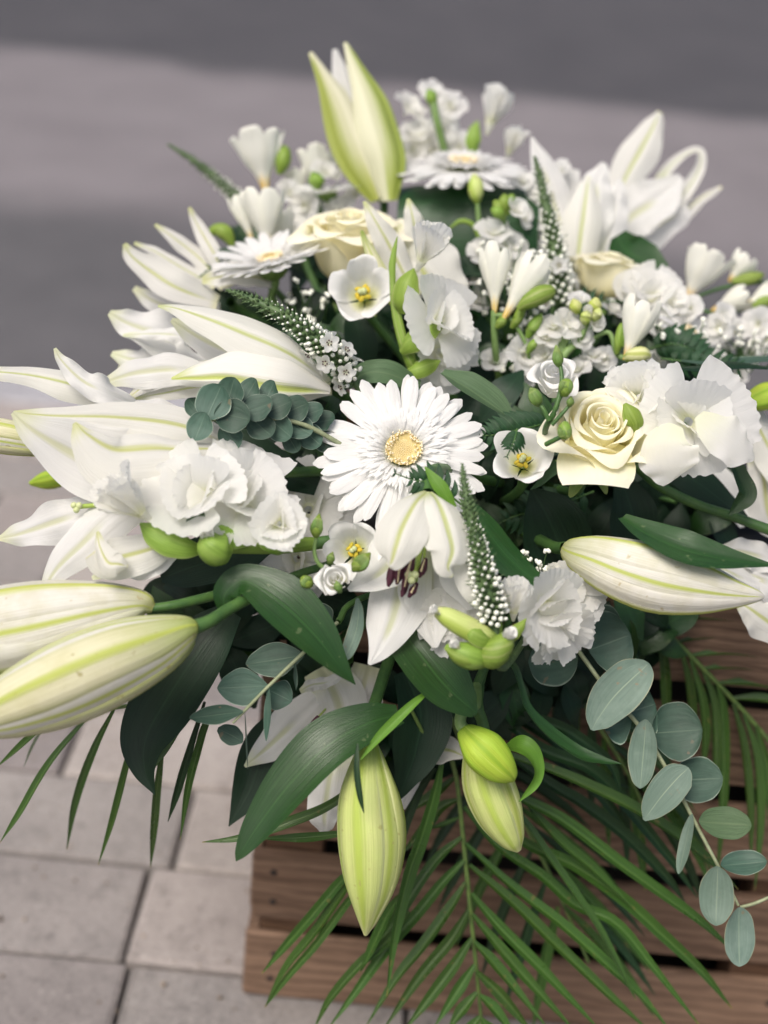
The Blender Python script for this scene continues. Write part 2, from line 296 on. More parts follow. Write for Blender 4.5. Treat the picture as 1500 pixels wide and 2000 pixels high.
def ribbon(pts, d, n=(0, .25, 1), cup=0., fold=0., ruf=0., rf=5., nu=30, nv=11, vo=0., mb=None, ph=None, n2=None, wav=0., chan=0., lump=0.):
    """sheet along a spine; n: the way its face looks (camera directions), n2: the same at the tip"""
    C, hw = P4(pts, d, nu); mb = mb or MB(); ph = RNG.uniform(0, 6.28) if ph is None else ph
    t = np.linspace(0, 1, nu)
    N0 = np.array(D(*n)); N1 = np.array(D(*(n2 or n))); H = N0 + (N1 - N0) * t[:, None]
    T = np.gradient(C, axis=0); T /= np.linalg.norm(T, axis=1)[:, None] + 1e-12
    S = np.cross(T, H); S /= np.linalg.norm(S, axis=1)[:, None] + 1e-9; N = np.cross(S, T)
    s = np.linspace(-1, 1, nv); s = np.sign(s) * np.abs(s) ** .85
    off = cup * s[None] ** 2 - cup * .35 + fold * np.abs(s)[None] + ruf * np.abs(s)[None] ** 2.2 * np.sin(rf * 2 * np.pi * t[:, None] + ph + 1.3 * np.sign(s)[None]) * np.minimum(1, 4 * t * (1.15 - t))[:, None]
    if chan: off = off - chan * np.exp(-((s[None] + 2 * vo) / .13) ** 2) + .35 * chan * np.exp(-((np.abs(s[None] + 2 * vo) - .30) / .16) ** 2)
    if lump: off = off + lump * (wavy(t[:, None] * 7 + 1.5 * s[None], .6, 2, 3) * (.3 + .7 * np.abs(s[None])) + .5 * wavy(s[None] * 3 + t[:, None], .8, 2, 2))
    if wav: off = off + wav * np.sin(3.1 * t[:, None] * 2 + ph + 2 * s[None]) * t[:, None]
    lat = s[None] * (1 + .06 * np.sin(rf * 4.1 * t[:, None] + ph * 2 + 2 * np.sign(s)[None]) * (1 if ruf else .3))
    Pt = C[:, None] + hw[:, None, None] * (lat[..., None] * S[:, None] + off[..., None] * N[:, None])
    mb.grid(Pt, V=s * .5 + .5 + vo); return mb

def budmesh(pts, d, roll, k, inner, nu=26):
    """one of the six tepals that wrap a lily bud"""
    C, hw = P4(pts, d, nu); t = np.linspace(0, 1, nu)
    T = np.gradient(C, axis=0); T /= np.linalg.norm(T, axis=1)[:, None] + 1e-12
    Z = np.array(D(0, 0, 1)); A = Z - T * (T @ Z)[:, None]; A /= np.linalg.norm(A, axis=1)[:, None]; B = np.cross(T, A)
    nv = 15; s = np.linspace(-1, 1, nv); span = rad(38 if inner else 52) 
    th = roll + k * 2 * np.pi / 3 + (np.pi / 3 if inner else 0) + s * span
    spread = np.interp(t, [0, .8, 1], [1, 1, .8])
    r = hw[:, None] * ((.955 if inner else 1.0) + (0 if inner else .05) * (np.exp(-(s / .12) ** 2) - .8 * np.exp(-((np.abs(s) - .22) / .1) ** 2))[None] - (0 if inner else .11) * np.abs(s)[None] ** 6 + .045 * np.cos(3 * (th - roll))[None])
    r = r * (1 + .012 * np.sin(9 * t[:, None] + 3 * s[None] + k * 2))
    mb = MB(); mb.grid(C[:, None] + r[..., None] * (np.cos(th)[None, :, None] * A[:, None] + np.sin(th)[None, :, None] * B[:, None])); return mb

def frame(axis, roll=0.):        # world matrix columns X, Y, Z(axis)
    z = np.array(D(*axis)); x = np.cross(np.array(D(0, 1, .01)) if abs(np.dot(z, np.array(D(0, 1, 0)))) < .97 else np.array(D(0, 0, -1)), z); x /= np.linalg.norm(x); y = np.cross(z, x)
    c, s = math.cos(roll), math.sin(roll); return np.stack([x * c + y * s, -x * s + y * c, z], 1)
def put(P, fr, c): return np.asarray(P) @ fr.T + np.array(c)

def fan(L, Wd, e0, e1, cup=.1, ruf=.08, k=5., ang=0., r0=0., tipr=.25, nu=18, nv=31, frill=.035):
    """a broad ruffled petal in flower coordinates (Z = flower axis)"""
    r = np.linspace(0, 1, nu); a = np.linspace(-1, 1, nv)
    el = np.radians(e0 + (e1 - e0) * r); dx = np.cos(el); dz = np.sin(el); st = L / (nu - 1)
    X = np.concatenate([[0], np.cumsum((dx[1:] + dx[:-1]) / 2 * st)]); Z = np.concatenate([[0], np.cumsum((dz[1:] + dz[:-1]) / 2 * st)])
    hw = Wd * (.18 + .82 * np.sin(np.clip(r * 1.02, 0, 1) * np.pi / 2) ** 1.1)
    side = np.abs(a)[None] ** 5 * r[:, None] ** .8; tipm = r[:, None] ** 7 * np.ones((1, nv)); edge = np.maximum(side, tipm)
    rimco = a[None] * 3.2 + np.sign(a)[None] * (1 - r[:, None]) * np.abs(a)[None] ** 2 * 3.0      # runs along the rim
    scal = 1 + frill * edge * wavy(rimco, 4, 11)
    s = np.clip(r[:, None] * (1 - tipr * np.abs(a)[None] ** 2.2 * r[:, None] ** .8) * scal, 0, 1.08)
    x = np.interp(s, np.append(r, 1.1), np.append(X, X[-1] + .1 * L * dx[-1])); z = np.interp(s, np.append(r, 1.1), np.append(Z, Z[-1] + .1 * L * dz[-1]))
    y = a[None] * hw[:, None] * (1 + .6 * (scal - 1)) + .05 * L * wavy(r[:, None] * 3, .6, 1.4, 2) * r[:, None]
    n_el = np.radians(e0 + (e1 - e0) * s)
    off = cup * L * (a[None] ** 2) * r[:, None] + ruf * L * (.42 * edge * wavy(rimco, 5, 10) + .9 * r[:, None] ** 2 * wavy(a[None] * 2, .8, 2.4, 3)) - .05 * L * np.exp(-(a[None] / .16) ** 2) * r[:, None] * (1 - r[:, None])
    x = x - np.sin(n_el) * off; z = z + np.cos(n_el) * off
    x = x + r0; c, sn = math.cos(ang), math.sin(ang)
    return np.stack([x * c - y * sn, x * sn + y * c, z], -1)

def cup_petal(keys, ang, half, drop=.2, wob=.02, tipn=0., nu=18, nv=19, wk=None, rip=0., curl=0.):
    """a petal wrapped round the flower axis; keys = (along, radius, height)"""
    ph = RNG.uniform(0, 6.28); K = np.array(keys, float); b = np.linspace(0, 1, nu); a = np.linspace(-1, 1, nv)
    S = spline(K[:, 1:], 60); tt = np.linspace(0, 1, 60); tt = np.interp(np.linspace(0, len(K) - 1, 60), np.arange(len(K)), K[:, 0])
    wid = np.interp(b, *(wk or ([0, .25, .6, .85, 1], [.55, .8, 1, .98, .9])))
    be = np.clip(b[:, None] * (1 - drop * np.abs(a)[None] ** 2.4), 0, 1)
    rho = np.interp(be, tt, S[:, 0]); z = np.interp(be, tt, S[:, 1]); mx = K[:, 1].max()
    rho = rho * (1 + wob * np.sin(3 * a[None] + ph) * b[:, None] + tipn * np.exp(-(a[None] / .25) ** 2) * b[:, None] ** 4)
    rho = rho * (1 + curl * np.abs(a)[None] ** 3 * b[:, None] ** 5)
    z = z + rip * mx * b[:, None] ** 4 * wavy(a[None] * 3, 1.5, 4)
    az = ang + a[None] * half * wid[:, None] + .06 * np.sin(2 * b[:, None] + ph)
    return np.stack([rho * np.cos(az), rho * np.sin(az), z], -1)

HUB = np.array((.10, .12, .47))
def stem_pts(p, dirv, reach=.05):
    p = np.array(p, float); q = HUB + RNG.uniform(-1, 1, 3) * (.06, .05, .03); dv = np.array(dirv, float)
    return [p, p + dv * reach * .6, (p + dv * reach) * .5 + q * .5 + (0, 0, -.01), q]
def add_stem(T, p, dirv, r=.0025, mat='stem', reach=.05, name='stem'):
    mb = MB(); mb.tube(stem_pts(p, dirv, reach), r, 7, 16); return part(T, name, mb, mat)
# ------------------------------------------------------------------ setting: road, kerb, pavement
def slab(x0, x1, y0, y1, z):
    mb = MB(); mb.grid(np.array([[(x0, y0, z), (x0, y1, z)], [(x1, y0, z), (x1, y1, z)]], float)[:, ::1]); return mb
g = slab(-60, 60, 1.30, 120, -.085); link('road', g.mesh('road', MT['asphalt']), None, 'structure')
pav = link('pavement', slab(-6, 6, -3.0, 1.20, -.012).mesh('pavement', MT['joint']), None, 'structure'); ORG['pavement'] = (0, 0, 0)
kerb = link('kerb', slab(-6, 6, 1.19, 1.31, -.09).mesh('kerb', MT['joint']), None, 'structure'); ORG['kerb'] = (0, 0, 0)
for i in range(-4, 5):
    mb = MB(); mb.box((i * .62 + .1, 1.255, -.045), (.612, .105, .10), .008); part(kerb, 'kerb_stone', mb, 'kerb', smooth=False)
row_joint = {0: -.183, 1: -.190, 2: -.169}
rr = random.Random(4)
pm = {}
for r in range(-3, 11):
    y0 = -.096 + .1222 * r; jx = row_joint.get(r, -.19 + (.12 if r % 2 else 0) + rr.uniform(-.02, .02))
    for c in range(-6, 7):
        x0 = jx + c * .244
        if r < 0 and (c < -2 or c > 3): continue
        if x0 > 1.25 or x0 < -1.5: continue
        mb = MB(); mb.box((0, 0, 0), (.2395, .1175, .03), .0028, .0006)
        o = part(pav, 'paver', mb, 'paver_grey' if rr.random() < (.55 if (x0 > -.05 or r in (0, 2, 4)) else .25) else 'paver', smooth=False)
        o.location = (x0 + .122, y0 + .0611, -.015 + rr.uniform(-.0012, .0012)); o.rotation_euler = (rr.uniform(-.004, .004), rr.uniform(-.004, .004), rr.uniform(-.006, .006))

# ------------------------------------------------------------------ the slatted crate
CX0, CX1, CY0, CY1 = -.080, .385, 0.0, .33
crate = thing('wooden_crate', 'weathered brown slatted wooden crate under the white flower arrangement', 'crate', (.15, .165, 0)); ORG[crate.name] = (.15, .165, 0)
def plank(x, y, z, sx, sy, sz, mat='wood', name='slat', b=.0016):
    mb = MB(); mb.box((0, 0, 0), (sx, sy, sz), b, .0005); o = part(crate, name, mb, mat, smooth=False)
    for vtx in o.data.vertices: vtx.co += Vector(ORG[crate.name])
    o.location = Vector((x, y, z)) - Vector(ORG[crate.name]); return o
zc = [(.002, .073), (.0925, .1600), (.180, .2510), (.2715, .3385), (.3595, .435)]
nails = MB()
for k, (z0, z1) in enumerate(zc):
    j = rr.uniform(-.0015, .0015)
    o = plank((CX0 + CX1) / 2 + j, CY0 + .005, (z0 + z1) / 2, CX1 - CX0 - .004 * (k % 2), .009, z1 - z0); o.rotation_euler = (0, rr.uniform(-.003, .003), 0)
    plank((CX0 + CX1) / 2, CY1 - .005, (z0 + z1) / 2, CX1 - CX0, .009, z1 - z0)
    for x in (CX0 + .0045, CX1 - .0045):
        plank(x, (CY0 + CY1) / 2, (z0 + z1) / 2, .009, CY1 - CY0 - .022, z1 - z0)
    for x in (CX0 + .020, CX1 - .022):
        for zz in (z0 + .02, z1 - .02):
            mb = MB(); mb.ball((x + rr.uniform(-.004, .004), CY0 - .0002, zz + rr.uniform(-.005, .005)), .0032, (0, 1, 0), .35); part(crate, 'nail', mb, 'nail')
for x in (CX0 + .034, CX1 - .034):
    for y in (CY0 + .0275, CY1 - .0275): plank(x, y, .2175, .048, .034, .43, 'wood_post', 'corner_post')
plank((CX0 + CX1) / 2, (CY0 + CY1) / 2, .012, CX1 - CX0 - .03, CY1 - CY0 - .03, .008, 'wood_post', 'bottom_board')
mb = MB()
for a, b in (((CX0 + .012, .062), (CX1 - .012, .062)), ((CX1 - .012, .062), (CX1 - .012, CY1 - .06)), ((CX1 - .012, CY1 - .06), (CX0 + .012, CY1 - .06)), ((CX0 + .012, CY1 - .06), (CX0 + .012, .062))):
    mb.grid(np.array([[(*a, .02), (*a, .42)], [(*b, .02), (*b, .42)]]))
part(crate, 'added_dark_liner', mb, 'black')  # black box added inside the crate so the slat gaps look dark
mb = MB(); mb.box((.14, .13, .452), (.34, .23, .03), .008)
solo('flower_tray', mb, 'black', 'black plastic tray of wet foam lying on the crate beneath all the stems', 'tray', (.14, .13, .437))
mb = MB(); mb.box((.13, .13, .49), (.24, .17, .07), .018, .002)
solo('floral_foam', mb, 'foam', 'dark green block of floral foam in the tray, covered by stems', 'foam block', (.13, .13, .468))

mb = MB()
for i in range(420):
    mb.ball((RNG.uniform(-.7, -.05), RNG.uniform(-.2, 1.1), .0008), RNG.choice([.0008, .0012, .0018]) * RNG.uniform(.7, 1.3), RNG.normal(0, 1, 3), RNG.uniform(.6, 1.8), 4, 5)
g_ = solo('grit', mb, 'grit', None, None, (0, 0, 0)); g_['kind'] = 'stuff'
# ------------------------------------------------------------------ flower builders
def at(px, py, d): return np.array(W(px, py, d))
def rib(T, name, mat, pts, d, label=None, **k):
    return part(T, name, ribbon(pts, d, **k), mat, label=label)
def tubepx(T, name, mat, pts, d, seg=8, label=None):     # (x, y, dz cm, radius px)
    Q, r = P4(pts, d, max(10, 5 * len(pts))); mb = MB(); mb.tube([tuple(p) for p in Q], list(r), seg, len(Q)); return part(T, name, mb, mat, label=label)

def lily(label, d, petals, base, stamens=(), pistil=None, stemdir=(.4, -.2, -.8), cat='lily', group='open white lilies', mat='lily', stem=True):
    b = at(base[0], base[1], d + .01); T = thing('lily_flower', label, cat, b, group)
    for p in petals:
        k = dict(n=(0, .3, 1), cup=-.22, ruf=.14, rf=3.5, chan=.10, lump=.05, nv=21, nu=40); m = mat; k.update(p[1] if len(p) > 1 else {}); m = k.pop('m', m)
        rib(T, 'petal', m, p[0], d, **k)
    for s in stamens:                                      # list of points, then anther end points
        tubepx(T, 'filament', 'pistil', s[0], d, 6)
        mb = ribbon(s[1], d, n=(0, .1, 1), cup=-.9, nu=12, nv=7); part(T, 'anther', mb, 'anther')
        if len(s) > 2: rib(T, 'anther', 'cream', s[2], d, cup=-.6, nu=10, nv=5)
    if pistil:
        tubepx(T, 'pistil', 'pistil', pistil, d, 7); q = pistil[-1]; c = at(q[0], q[1], d + q[2] * .01); mb = MB()
        for i in range(3):
            a = i * 2.1 + .5; mb.ball(c + np.array(D(math.cos(a), math.sin(a), .5)) * q[3] * 1.3 * d / F, q[3] * 1.35 * d / F)
        part(T, 'stigma', mb, 'stigma')
    if stem: add_stem(T, b, D(*stemdir), .0035)
    return T

def lbud(label, d, pts, roll=0., mat='lily_bud', stem=None, group='closed lily buds', spoints=None):
    b = at(pts[0][0], pts[0][1], d + pts[0][2] * .01); T = thing('lily_bud', label, 'lily bud', b, group)
    for k in range(3):
        part(T, 'tepal', budmesh(pts, d, roll, k, False), mat); part(T, 'tepal', budmesh(pts, d, roll, k, True), 'lily_bud_white' if mat == 'lily_bud' else mat)
    if spoints:
        tubepx(T, 'stem', 'stem_pale' if mat in ('lime_bud',) else 'stem', spoints, d); q = spoints[-1]; add_stem(T, at(q[0], q[1], d + q[2] * .01), D(*(stem or (.3, .2, -.9))), spoints[-1][3] * d / F * .8)
    else: add_stem(T, b, D(*(stem or (.3, .2, -.9))), .004)
    return T

def bloom(T, c, d, axis, R, style='open', mat='ruffle', name='bloom', roll=None, seed_n=None):
    """one ruffled bloom of a stem: a throat with petals as its sub-parts"""
    fr = frame(axis, RNG.uniform(0, 6.28) if roll is None else roll); R = R * d / F
    o = at(c[0], c[1], d) - fr[:, 2] * R * (.45 if style != 'rosette' else .3)
    mb = MB(); th = np.linspace(0, 2 * np.pi, 10, endpoint=False); zz = np.array([-.35, -.1, .1]) * R; rr_ = np.array([.06, .13, .2]) * R
    P = np.stack([rr_[:, None] * np.cos(th), rr_[:, None] * np.sin(th), np.repeat(zz[:, None], 10, 1)], -1); mb.grid(put(P, fr, o), close=True)
    B = part(T, name, mb, mat)
    u = RNG.uniform
    if style == 'open': L = [(3, 1.25, .98, 44, 2, .065, 0.0), (3, 1.08, .80, 62, 24, .07, 1.05), (2, .82, .56, 78, 54, .08, .5)]
    elif style == 'lobed': L = [(3, 1.3, 1.0, 38, -8, .06, 0.0), (3, 1.05, .74, 66, 32, .07, 1.05), (2, .72, .48, 82, 62, .08, .4)]
    elif style == 'flat': L = [(3, 1.2, .95, 32, -8, .06, 0.), (3, 1.0, .78, 48, 12, .07, 1.05), (2, .6, .44, 76, 48, .08, .4)]
    elif style == 'half': L = [(3, 1.5, .66, 84, 60, .08, 0.), (3, 1.5, .56, 88, 76, .1, 1.05), (3, 1.35, .4, 92, 84, .1, .5)]
    elif style == 'rosette': L = [(4, 1.12, .86, 58, 16, .06, 0.), (3, .95, .7, 74, 44, .07, .7), (3, .75, .5, 86, 68, .08, .3)]
    elif style == 'floret': L = [(4, 1.1, .62, 40, 0, .09, 0.)]
    else: L = [(5, 1.1, .6, 40, -5, .1, 0.), (4, .8, .45, 70, 40, .12, .4)]
    for n, ln, wd, e0, e1, rf, a0 in L:
        for i in range(n):
            ln_, de = ln * u(.9, 1.1), u(-7, 7)
            P = fan(R * ln_, R * wd * u(.9, 1.12), e0 + de, e1 + de * 1.5, cup=u(.05, .18) * (.4 if style == 'half' else 1), ruf=rf * u(.8, 1.25), k=u(3.5, 6), ang=a0 + i * 2 * np.pi / n + u(-.18, .18), r0=.1 * R,
                    nu=13 if R < .012 else 18, nv=19 if R < .012 else 33)
            m2 = MB(); m2.grid(put(P, fr, o)); part(B, 'petal', m2, mat)
    return o, fr[:, 2]

def smallbud(T, pts, d, mat='bract', name='bud', sep=True):
    C, hw = P4(pts, d, 14); mb = MB(); mb.tube([tuple(p) for p in C], [max(h, .0003) for h in hw], 10, 14)
    B = part(T, name, mb, mat)
    if sep:
        n = len(pts); q = pts; 
        for k in range(3):
            s = (k - 1) * .55
            P = [(q[0][0], q[0][1], q[0][2], q[0][3] * .6)] + [(a + s * q[min(1, n - 1)][3] * .9 * -(q[-1][1] - q[0][1]) / (abs(q[-1][1] - q[0][1]) + abs(q[-1][0] - q[0][0]) + 1), b + s * q[1][3] * .9 * (q[-1][0] - q[0][0]) / (abs(q[-1][1] - q[0][1]) + abs(q[-1][0] - q[0][0]) + 1), c - q[1][3] * .035 + .1, h * .45) for a, b, c, h in q[1:-1]]
            P += [(P[-1][0] * .55 + q[-1][0] * .45, P[-1][1] * .55 + q[-1][1] * .45, P[-1][2], .8)]
            rib(B, 'sepal', 'sepal', P, d, nu=8, nv=5, cup=-.3)
    return B

def cupflower(T, c, d, axis, R, n=5, keys=None, half=.75, mat='lisi', name='bloom', stamens=True, roll=None, drop=.26, rip=.05, H=1.0):
    fr = frame(axis, RNG.uniform(0, 6.28) if roll is None else roll); R = R * d / F
    keys = keys or [(0, .12, -1.0), (.3, .52, -.72), (.65, .80, -.25), (.9, 1.0, .0), (1, 1.12, .02)]
    o = at(c[0], c[1], d); mb = MB(); th = np.linspace(0, 2 * np.pi, 10, endpoint=False)
    zb = keys[0][2] * H * R; rb = max(.1, keys[0][1]) * R
    P = np.stack([np.array([.4, 1.0])[:, None] * rb * np.cos(th), np.array([.4, 1.0])[:, None] * rb * np.sin(th), np.repeat(np.array([zb - .12 * R, zb])[:, None], 10, 1)], -1); mb.grid(put(P, fr, o), close=True)
    B = part(T, name, mb, mat if not stamens else 'bract')
    for i in range(n):
        f = 1 + .05 * (i % 2) - .02 + RNG.uniform(-.03, .03)
        K = [(b, r * R * f * (1 + b * RNG.uniform(-.08, .10)), z * H * R * (1 + RNG.uniform(-.03, .03)) + b * R * RNG.uniform(-.08, .08)) for b, r, z in keys]
        m2 = MB(); m2.grid(put(cup_petal(K, i * 2 * np.pi / n + RNG.uniform(-.1, .1), half, drop=drop, wob=.07, rip=rip), fr, o)); part(B, 'petal', m2, mat)
    if stamens:
        m3 = MB(); m4 = MB()
        for i in range(6):
            a = i * 1.05 + RNG.uniform(-.2, .2); q = np.array([.2 * math.cos(a), .2 * math.sin(a), -.45]) * R; e = np.array([.1 * math.cos(a), .1 * math.sin(a), -.85]) * R
            m4.tube([put(e, fr, o), put((q + e) / 2, fr, o), put(q, fr, o)], .025 * R, 5, 6); m3.ball(put(q, fr, o), .085 * R, fr[:, 0] * math.sin(a) + fr[:, 1] * math.cos(a), 1.6)
        part(B, 'filament', m4, 'pistil'); part(B, 'anther', m3, 'pollen')
        m5 = MB(); m5.tube([put((0, 0, -.9 * R), fr, o), put((0, 0, -.6 * R), fr, o), put((0, 0, -.35 * R), fr, o)], [.10 * R, .09 * R, .07 * R], 7, 8); m5.ball(put((.05 * R, 0, -.3 * R), fr, o), .11 * R); m5.ball(put((-.06 * R, .03 * R, -.3 * R), fr, o), .1 * R); part(B, 'stigma', m5, 'stigma')
    return o + fr[:, 2] * zb, fr[:, 2]

def rose(label, c, d, axis, R, n=19, mat='rose', group='cream roses', T=None, sep=True, spread=1.0):
    fr = frame(axis, .4); Rm = R * d / F; o = at(c[0], c[1], d) - fr[:, 2] * Rm * .88; own = T is None
    if own: T = thing('rose', label, 'rose', o - fr[:, 2] * Rm * .35, group)
    mb = MB(); mb.ball(o - fr[:, 2] * Rm * .22, Rm * .26, fr[:, 2], 1.0); B = part(T, 'receptacle' if own else 'bloom', mb, 'bract')
    for i in range(n):
        t = (i / (n - 1)) ** .9; ang = i * 2.3999 + RNG.uniform(-.25, .25); rm = Rm * (.09 + .80 * t ** 1.15 * spread) * RNG.uniform(.95, 1.05); H = Rm * (1.48 - .30 * t ** 2) * RNG.uniform(.95, 1.04)
        K = [(0, .12 * rm + .04 * Rm, -.12 * Rm), (.3, rm * .80, .20 * H), (.65, rm * 1.0, .66 * H), (.86, rm * (.97 + .10 * t), H * .95), (.95, rm * (1.02 + .24 * t), H), (1, rm * (1.05 + .42 * t), H - Rm * (.01 + .13 * t))]
        half = 1.85 - .75 * t
        m2 = MB(); m2.grid(put(cup_petal(K, ang, half, drop=.10 + .16 * t, wob=.03 + .02 * t, tipn=.16 * t, curl=.05 + .22 * t, rip=.015), fr, o))
        part(T if own else B, 'petal', m2, mat)
    if own and sep:
        for k in range(5):
            P = fan(Rm * .8, Rm * .16, -20, -50, .1, .02, 2, k * 1.256, .1 * Rm, tipr=.5, nu=8, nv=7); m3 = MB(); m3.grid(put(P, fr, o - fr[:, 2] * Rm * .2)); part(T, 'sepal', m3, 'sepal')
    if own: add_stem(T, o - fr[:, 2] * Rm * .35, -fr[:, 2], .003)
    return T

def gerbera(label, c, d, axis, R, n1=26, n2=25, droop=0., roll=.2, inner=True):
    fr = frame(axis, roll); Rm = R * d / F; o = at(c[0], c[1], d); T = thing('gerbera', label, 'gerbera', o - fr[:, 2] * .02, 'white gerbera daisies'); u = RNG.uniform
    def ray(ang, r0, r1, z0, z1, wd, arc, mb, nu=14, nv=9, tw=0.):
        t = np.linspace(0, 1, nu); s = np.linspace(-1, 1, nv); w_ = wd * np.interp(t, [0, .12, .45, .75, .92, .98, 1], [.34, .46, .86, 1, .74, .46, .14])
        x = r0 + (r1 - r0) * t; z = z0 + (z1 - z0) * t + arc * np.sin(t * np.pi); y = np.zeros(nu) + tw * t ** 2
        prof = .13 * wd * (np.cos(s * np.pi * 2.5) * .35 - s ** 2 * .9)
        Y = y[:, None] + s[None] * w_[:, None]; X = x[:, None] + 0 * s[None]; Z = z[:, None] + prof[None] * (w_ / wd)[:, None]
        X[-1] += .02 * wd * np.cos(s * 9)
        ca, sa = math.cos(ang), math.sin(ang); mb.grid(put(np.stack([X * ca - Y * sa, X * sa + Y * ca, Z], -1), fr, o))
    for lay, n, rl, z1, zz in ((0, n1, 1.0, -.06, -.05), (1, n2, .95, .03, -.03)):
        for i in range(n):
            a = (i + .5 * lay) * 2 * np.pi / n + u(-.05, .05); mb = MB()
            ray(a, .2 * Rm, Rm * rl * u(.93, 1.04), zz * Rm, (z1 + u(-.04, .04) + droop) * Rm, Rm * .086 * u(.82, 1.12), (.035 + u(-.015, .02)) * Rm, mb, tw=u(-.05, .05) * Rm); part(T, 'petal', mb, 'gerb')
    if inner:
        mb = MB()
        for i in range(150):
            a = i * 2.39996; f = (i / 150) ** .6; ray(a, (.205 - .02 * f) * Rm, Rm * (.32 + .28 * f) * u(.85, 1.15), .02 * Rm, (.17 - .09 * f + u(-.02, .03)) * Rm, Rm * .020 * u(.8, 1.3), .035 * Rm, mb, 7, 4, u(-.02, .02) * Rm)
        part(T, 'inner_floret', mb, 'gerb', 'stuff')
        mb = MB(); mb.ball((0, 0, 0), 1); mb = MB(); ph = np.linspace(0, 1, 9); th = np.linspace(0, 2 * np.pi, 24, endpoint=False); rr_ = .205 * Rm * ph
        mb.grid(put(np.stack([rr_[:, None] * np.cos(th), rr_[:, None] * np.sin(th), np.repeat((.035 * Rm + .05 * Rm * (ph ** 2))[:, None], 24, 1)], -1), fr, o), close=True); part(T, 'disc', mb, 'disc')
        mb = MB()
        for i in range(95):
            a = i * 2.39996; r = (.135 + .085 * u(0, 1)) * Rm; mb.ball(put((r * math.cos(a), r * math.sin(a), (.085 + u(0, .04)) * Rm), fr, o), Rm * .0125, fr[:, 2] + fr[:, 0] * u(-.5, .5) + fr[:, 1] * u(-.5, .5), 1.7, 5, 6)
        for i in range(120):
            r = .135 * math.sqrt(i / 120) * Rm; a = i * 2.39996; mb.ball(put((r * math.cos(a), r * math.sin(a), .05 * Rm), fr, o), Rm * .0075, fr[:, 2], 1.4, 4, 5)
        part(T, 'disc_floret', mb, 'filo', 'stuff')
    mb = MB(); ph = np.linspace(0, 1, 6); th = np.linspace(0, 2 * np.pi, 16, endpoint=False); rr_ = Rm * np.array([.03, .14, .22, .25, .24, .22]); zz = Rm * np.array([-.3, -.27, -.2, -.12, -.06, -.02])
    mb.grid(put(np.stack([rr_[:, None] * np.cos(th), rr_[:, None] * np.sin(th), np.repeat(zz[:, None], 16, 1)], -1), fr, o), close=True); part(T, 'calyx', mb, 'sepal')
    add_stem(T, o - fr[:, 2] * Rm * .28, -fr[:, 2], .0032, 'stem_pale'); return T

def spike(label, pts, d, n=180, white=.45, open_n=0, side=None):
    """a tapering flower spike; points run from the tip down"""
    C, hw = P4(pts, d, 60); T = thing('loosestrife_spike', label, 'flower spike', C[-1], 'tapering white flower spikes'); tt = np.linspace(0, 1, 60)
    mb = MB(); mb.tube([tuple(p) for p in C[::6]], [max(.0006, h * .42) for h in hw[::6]], 7, 30); part(T, 'stem', mb, 'calyx')
    Tn = np.gradient(C, axis=0); Tn /= np.linalg.norm(Tn, axis=1)[:, None]; A = np.cross(Tn, np.array(D(0, 0, 1))); A /= np.linalg.norm(A, axis=1)[:, None]; B = np.cross(Tn, A)
    g, wq = MB(), MB(); u = RNG.uniform
    for i in range(n):
        t = (i / n) ** .80; k = t * 59; j = min(int(k), 58); c = C[j] + (C[j + 1] - C[j]) * (k - j); h = np.interp(t, tt, hw); a = i * 2.39996 + u(-.1, .1)
        dr = A[j] * math.cos(a) + B[j] * math.sin(a); ax = dr - Tn[j] * (1.1 - .8 * t); ax /= np.linalg.norm(ax); s = h * (.26 + .04 * t) * u(.85, 1.2)
        if t > .25 and u() < .08: continue
        p = c + dr * h * .62 * u(.9, 1.1)
        if t < white: g.ball(p, s * .6, ax, 1.6, 5, 6)
        else:
            g.ball(p - ax * s * .4, s * .62, ax, 1.5, 4, 6); wq.ball(p + ax * s * (.55 + .5 * t), s * min(.6, .2 + (t - white) * .75) * u(.7, 1.25), ax, 1.35, 5, 7)
        if i % 2 == 0:                                    # hairy bract tips
            e = p + ax * s * 2.6; g.tube([p, (p + e) / 2 + Tn[j] * -s * .2, e], [s * .22, s * .15, s * .03], 4, 4)
    part(T, 'calyx', g, 'calyx', 'stuff'); part(T, 'bud', wq, 'wbud', 'stuff')
    for i in range(open_n):
        t = 1 - .32 * (i / max(1, open_n)); k = t * 59; j = min(int(k), 58); a = (i * 2.4 if side is None else side + u(-1, 1)); h = hw[j]
        dr = A[j] * math.cos(a) + B[j] * math.sin(a) - np.array(0) ; dz = np.array(D(0, 0, 1)); dr = dr + dz * .6; dr /= np.linalg.norm(dr)
        ax = np.array(ROT.transposed() @ Vector(dr)); p = C[j] + dr * h * 1.05
        fr = frame(tuple(ax), u(0, 6)); m2 = MB()
        for q in range(5): m2.grid(put(fan(h * .75, h * .33, 40, 5, .15, .02, 2, q * 1.2566, h * .04, .5, 6, 5), fr, p))
        o = part(T, 'floret', m2, 'ruffle'); m3 = MB()
        for q in range(5): m3.ball(put((h * .16 * math.cos(q * 1.256), h * .16 * math.sin(q * 1.256), h * .2), fr, p), h * .06, None, 1, 4, 5)
        part(o, 'anther', m3, 'anther')
    add_stem(T, C[-1], Tn[-1], .0022, 'calyx'); return T

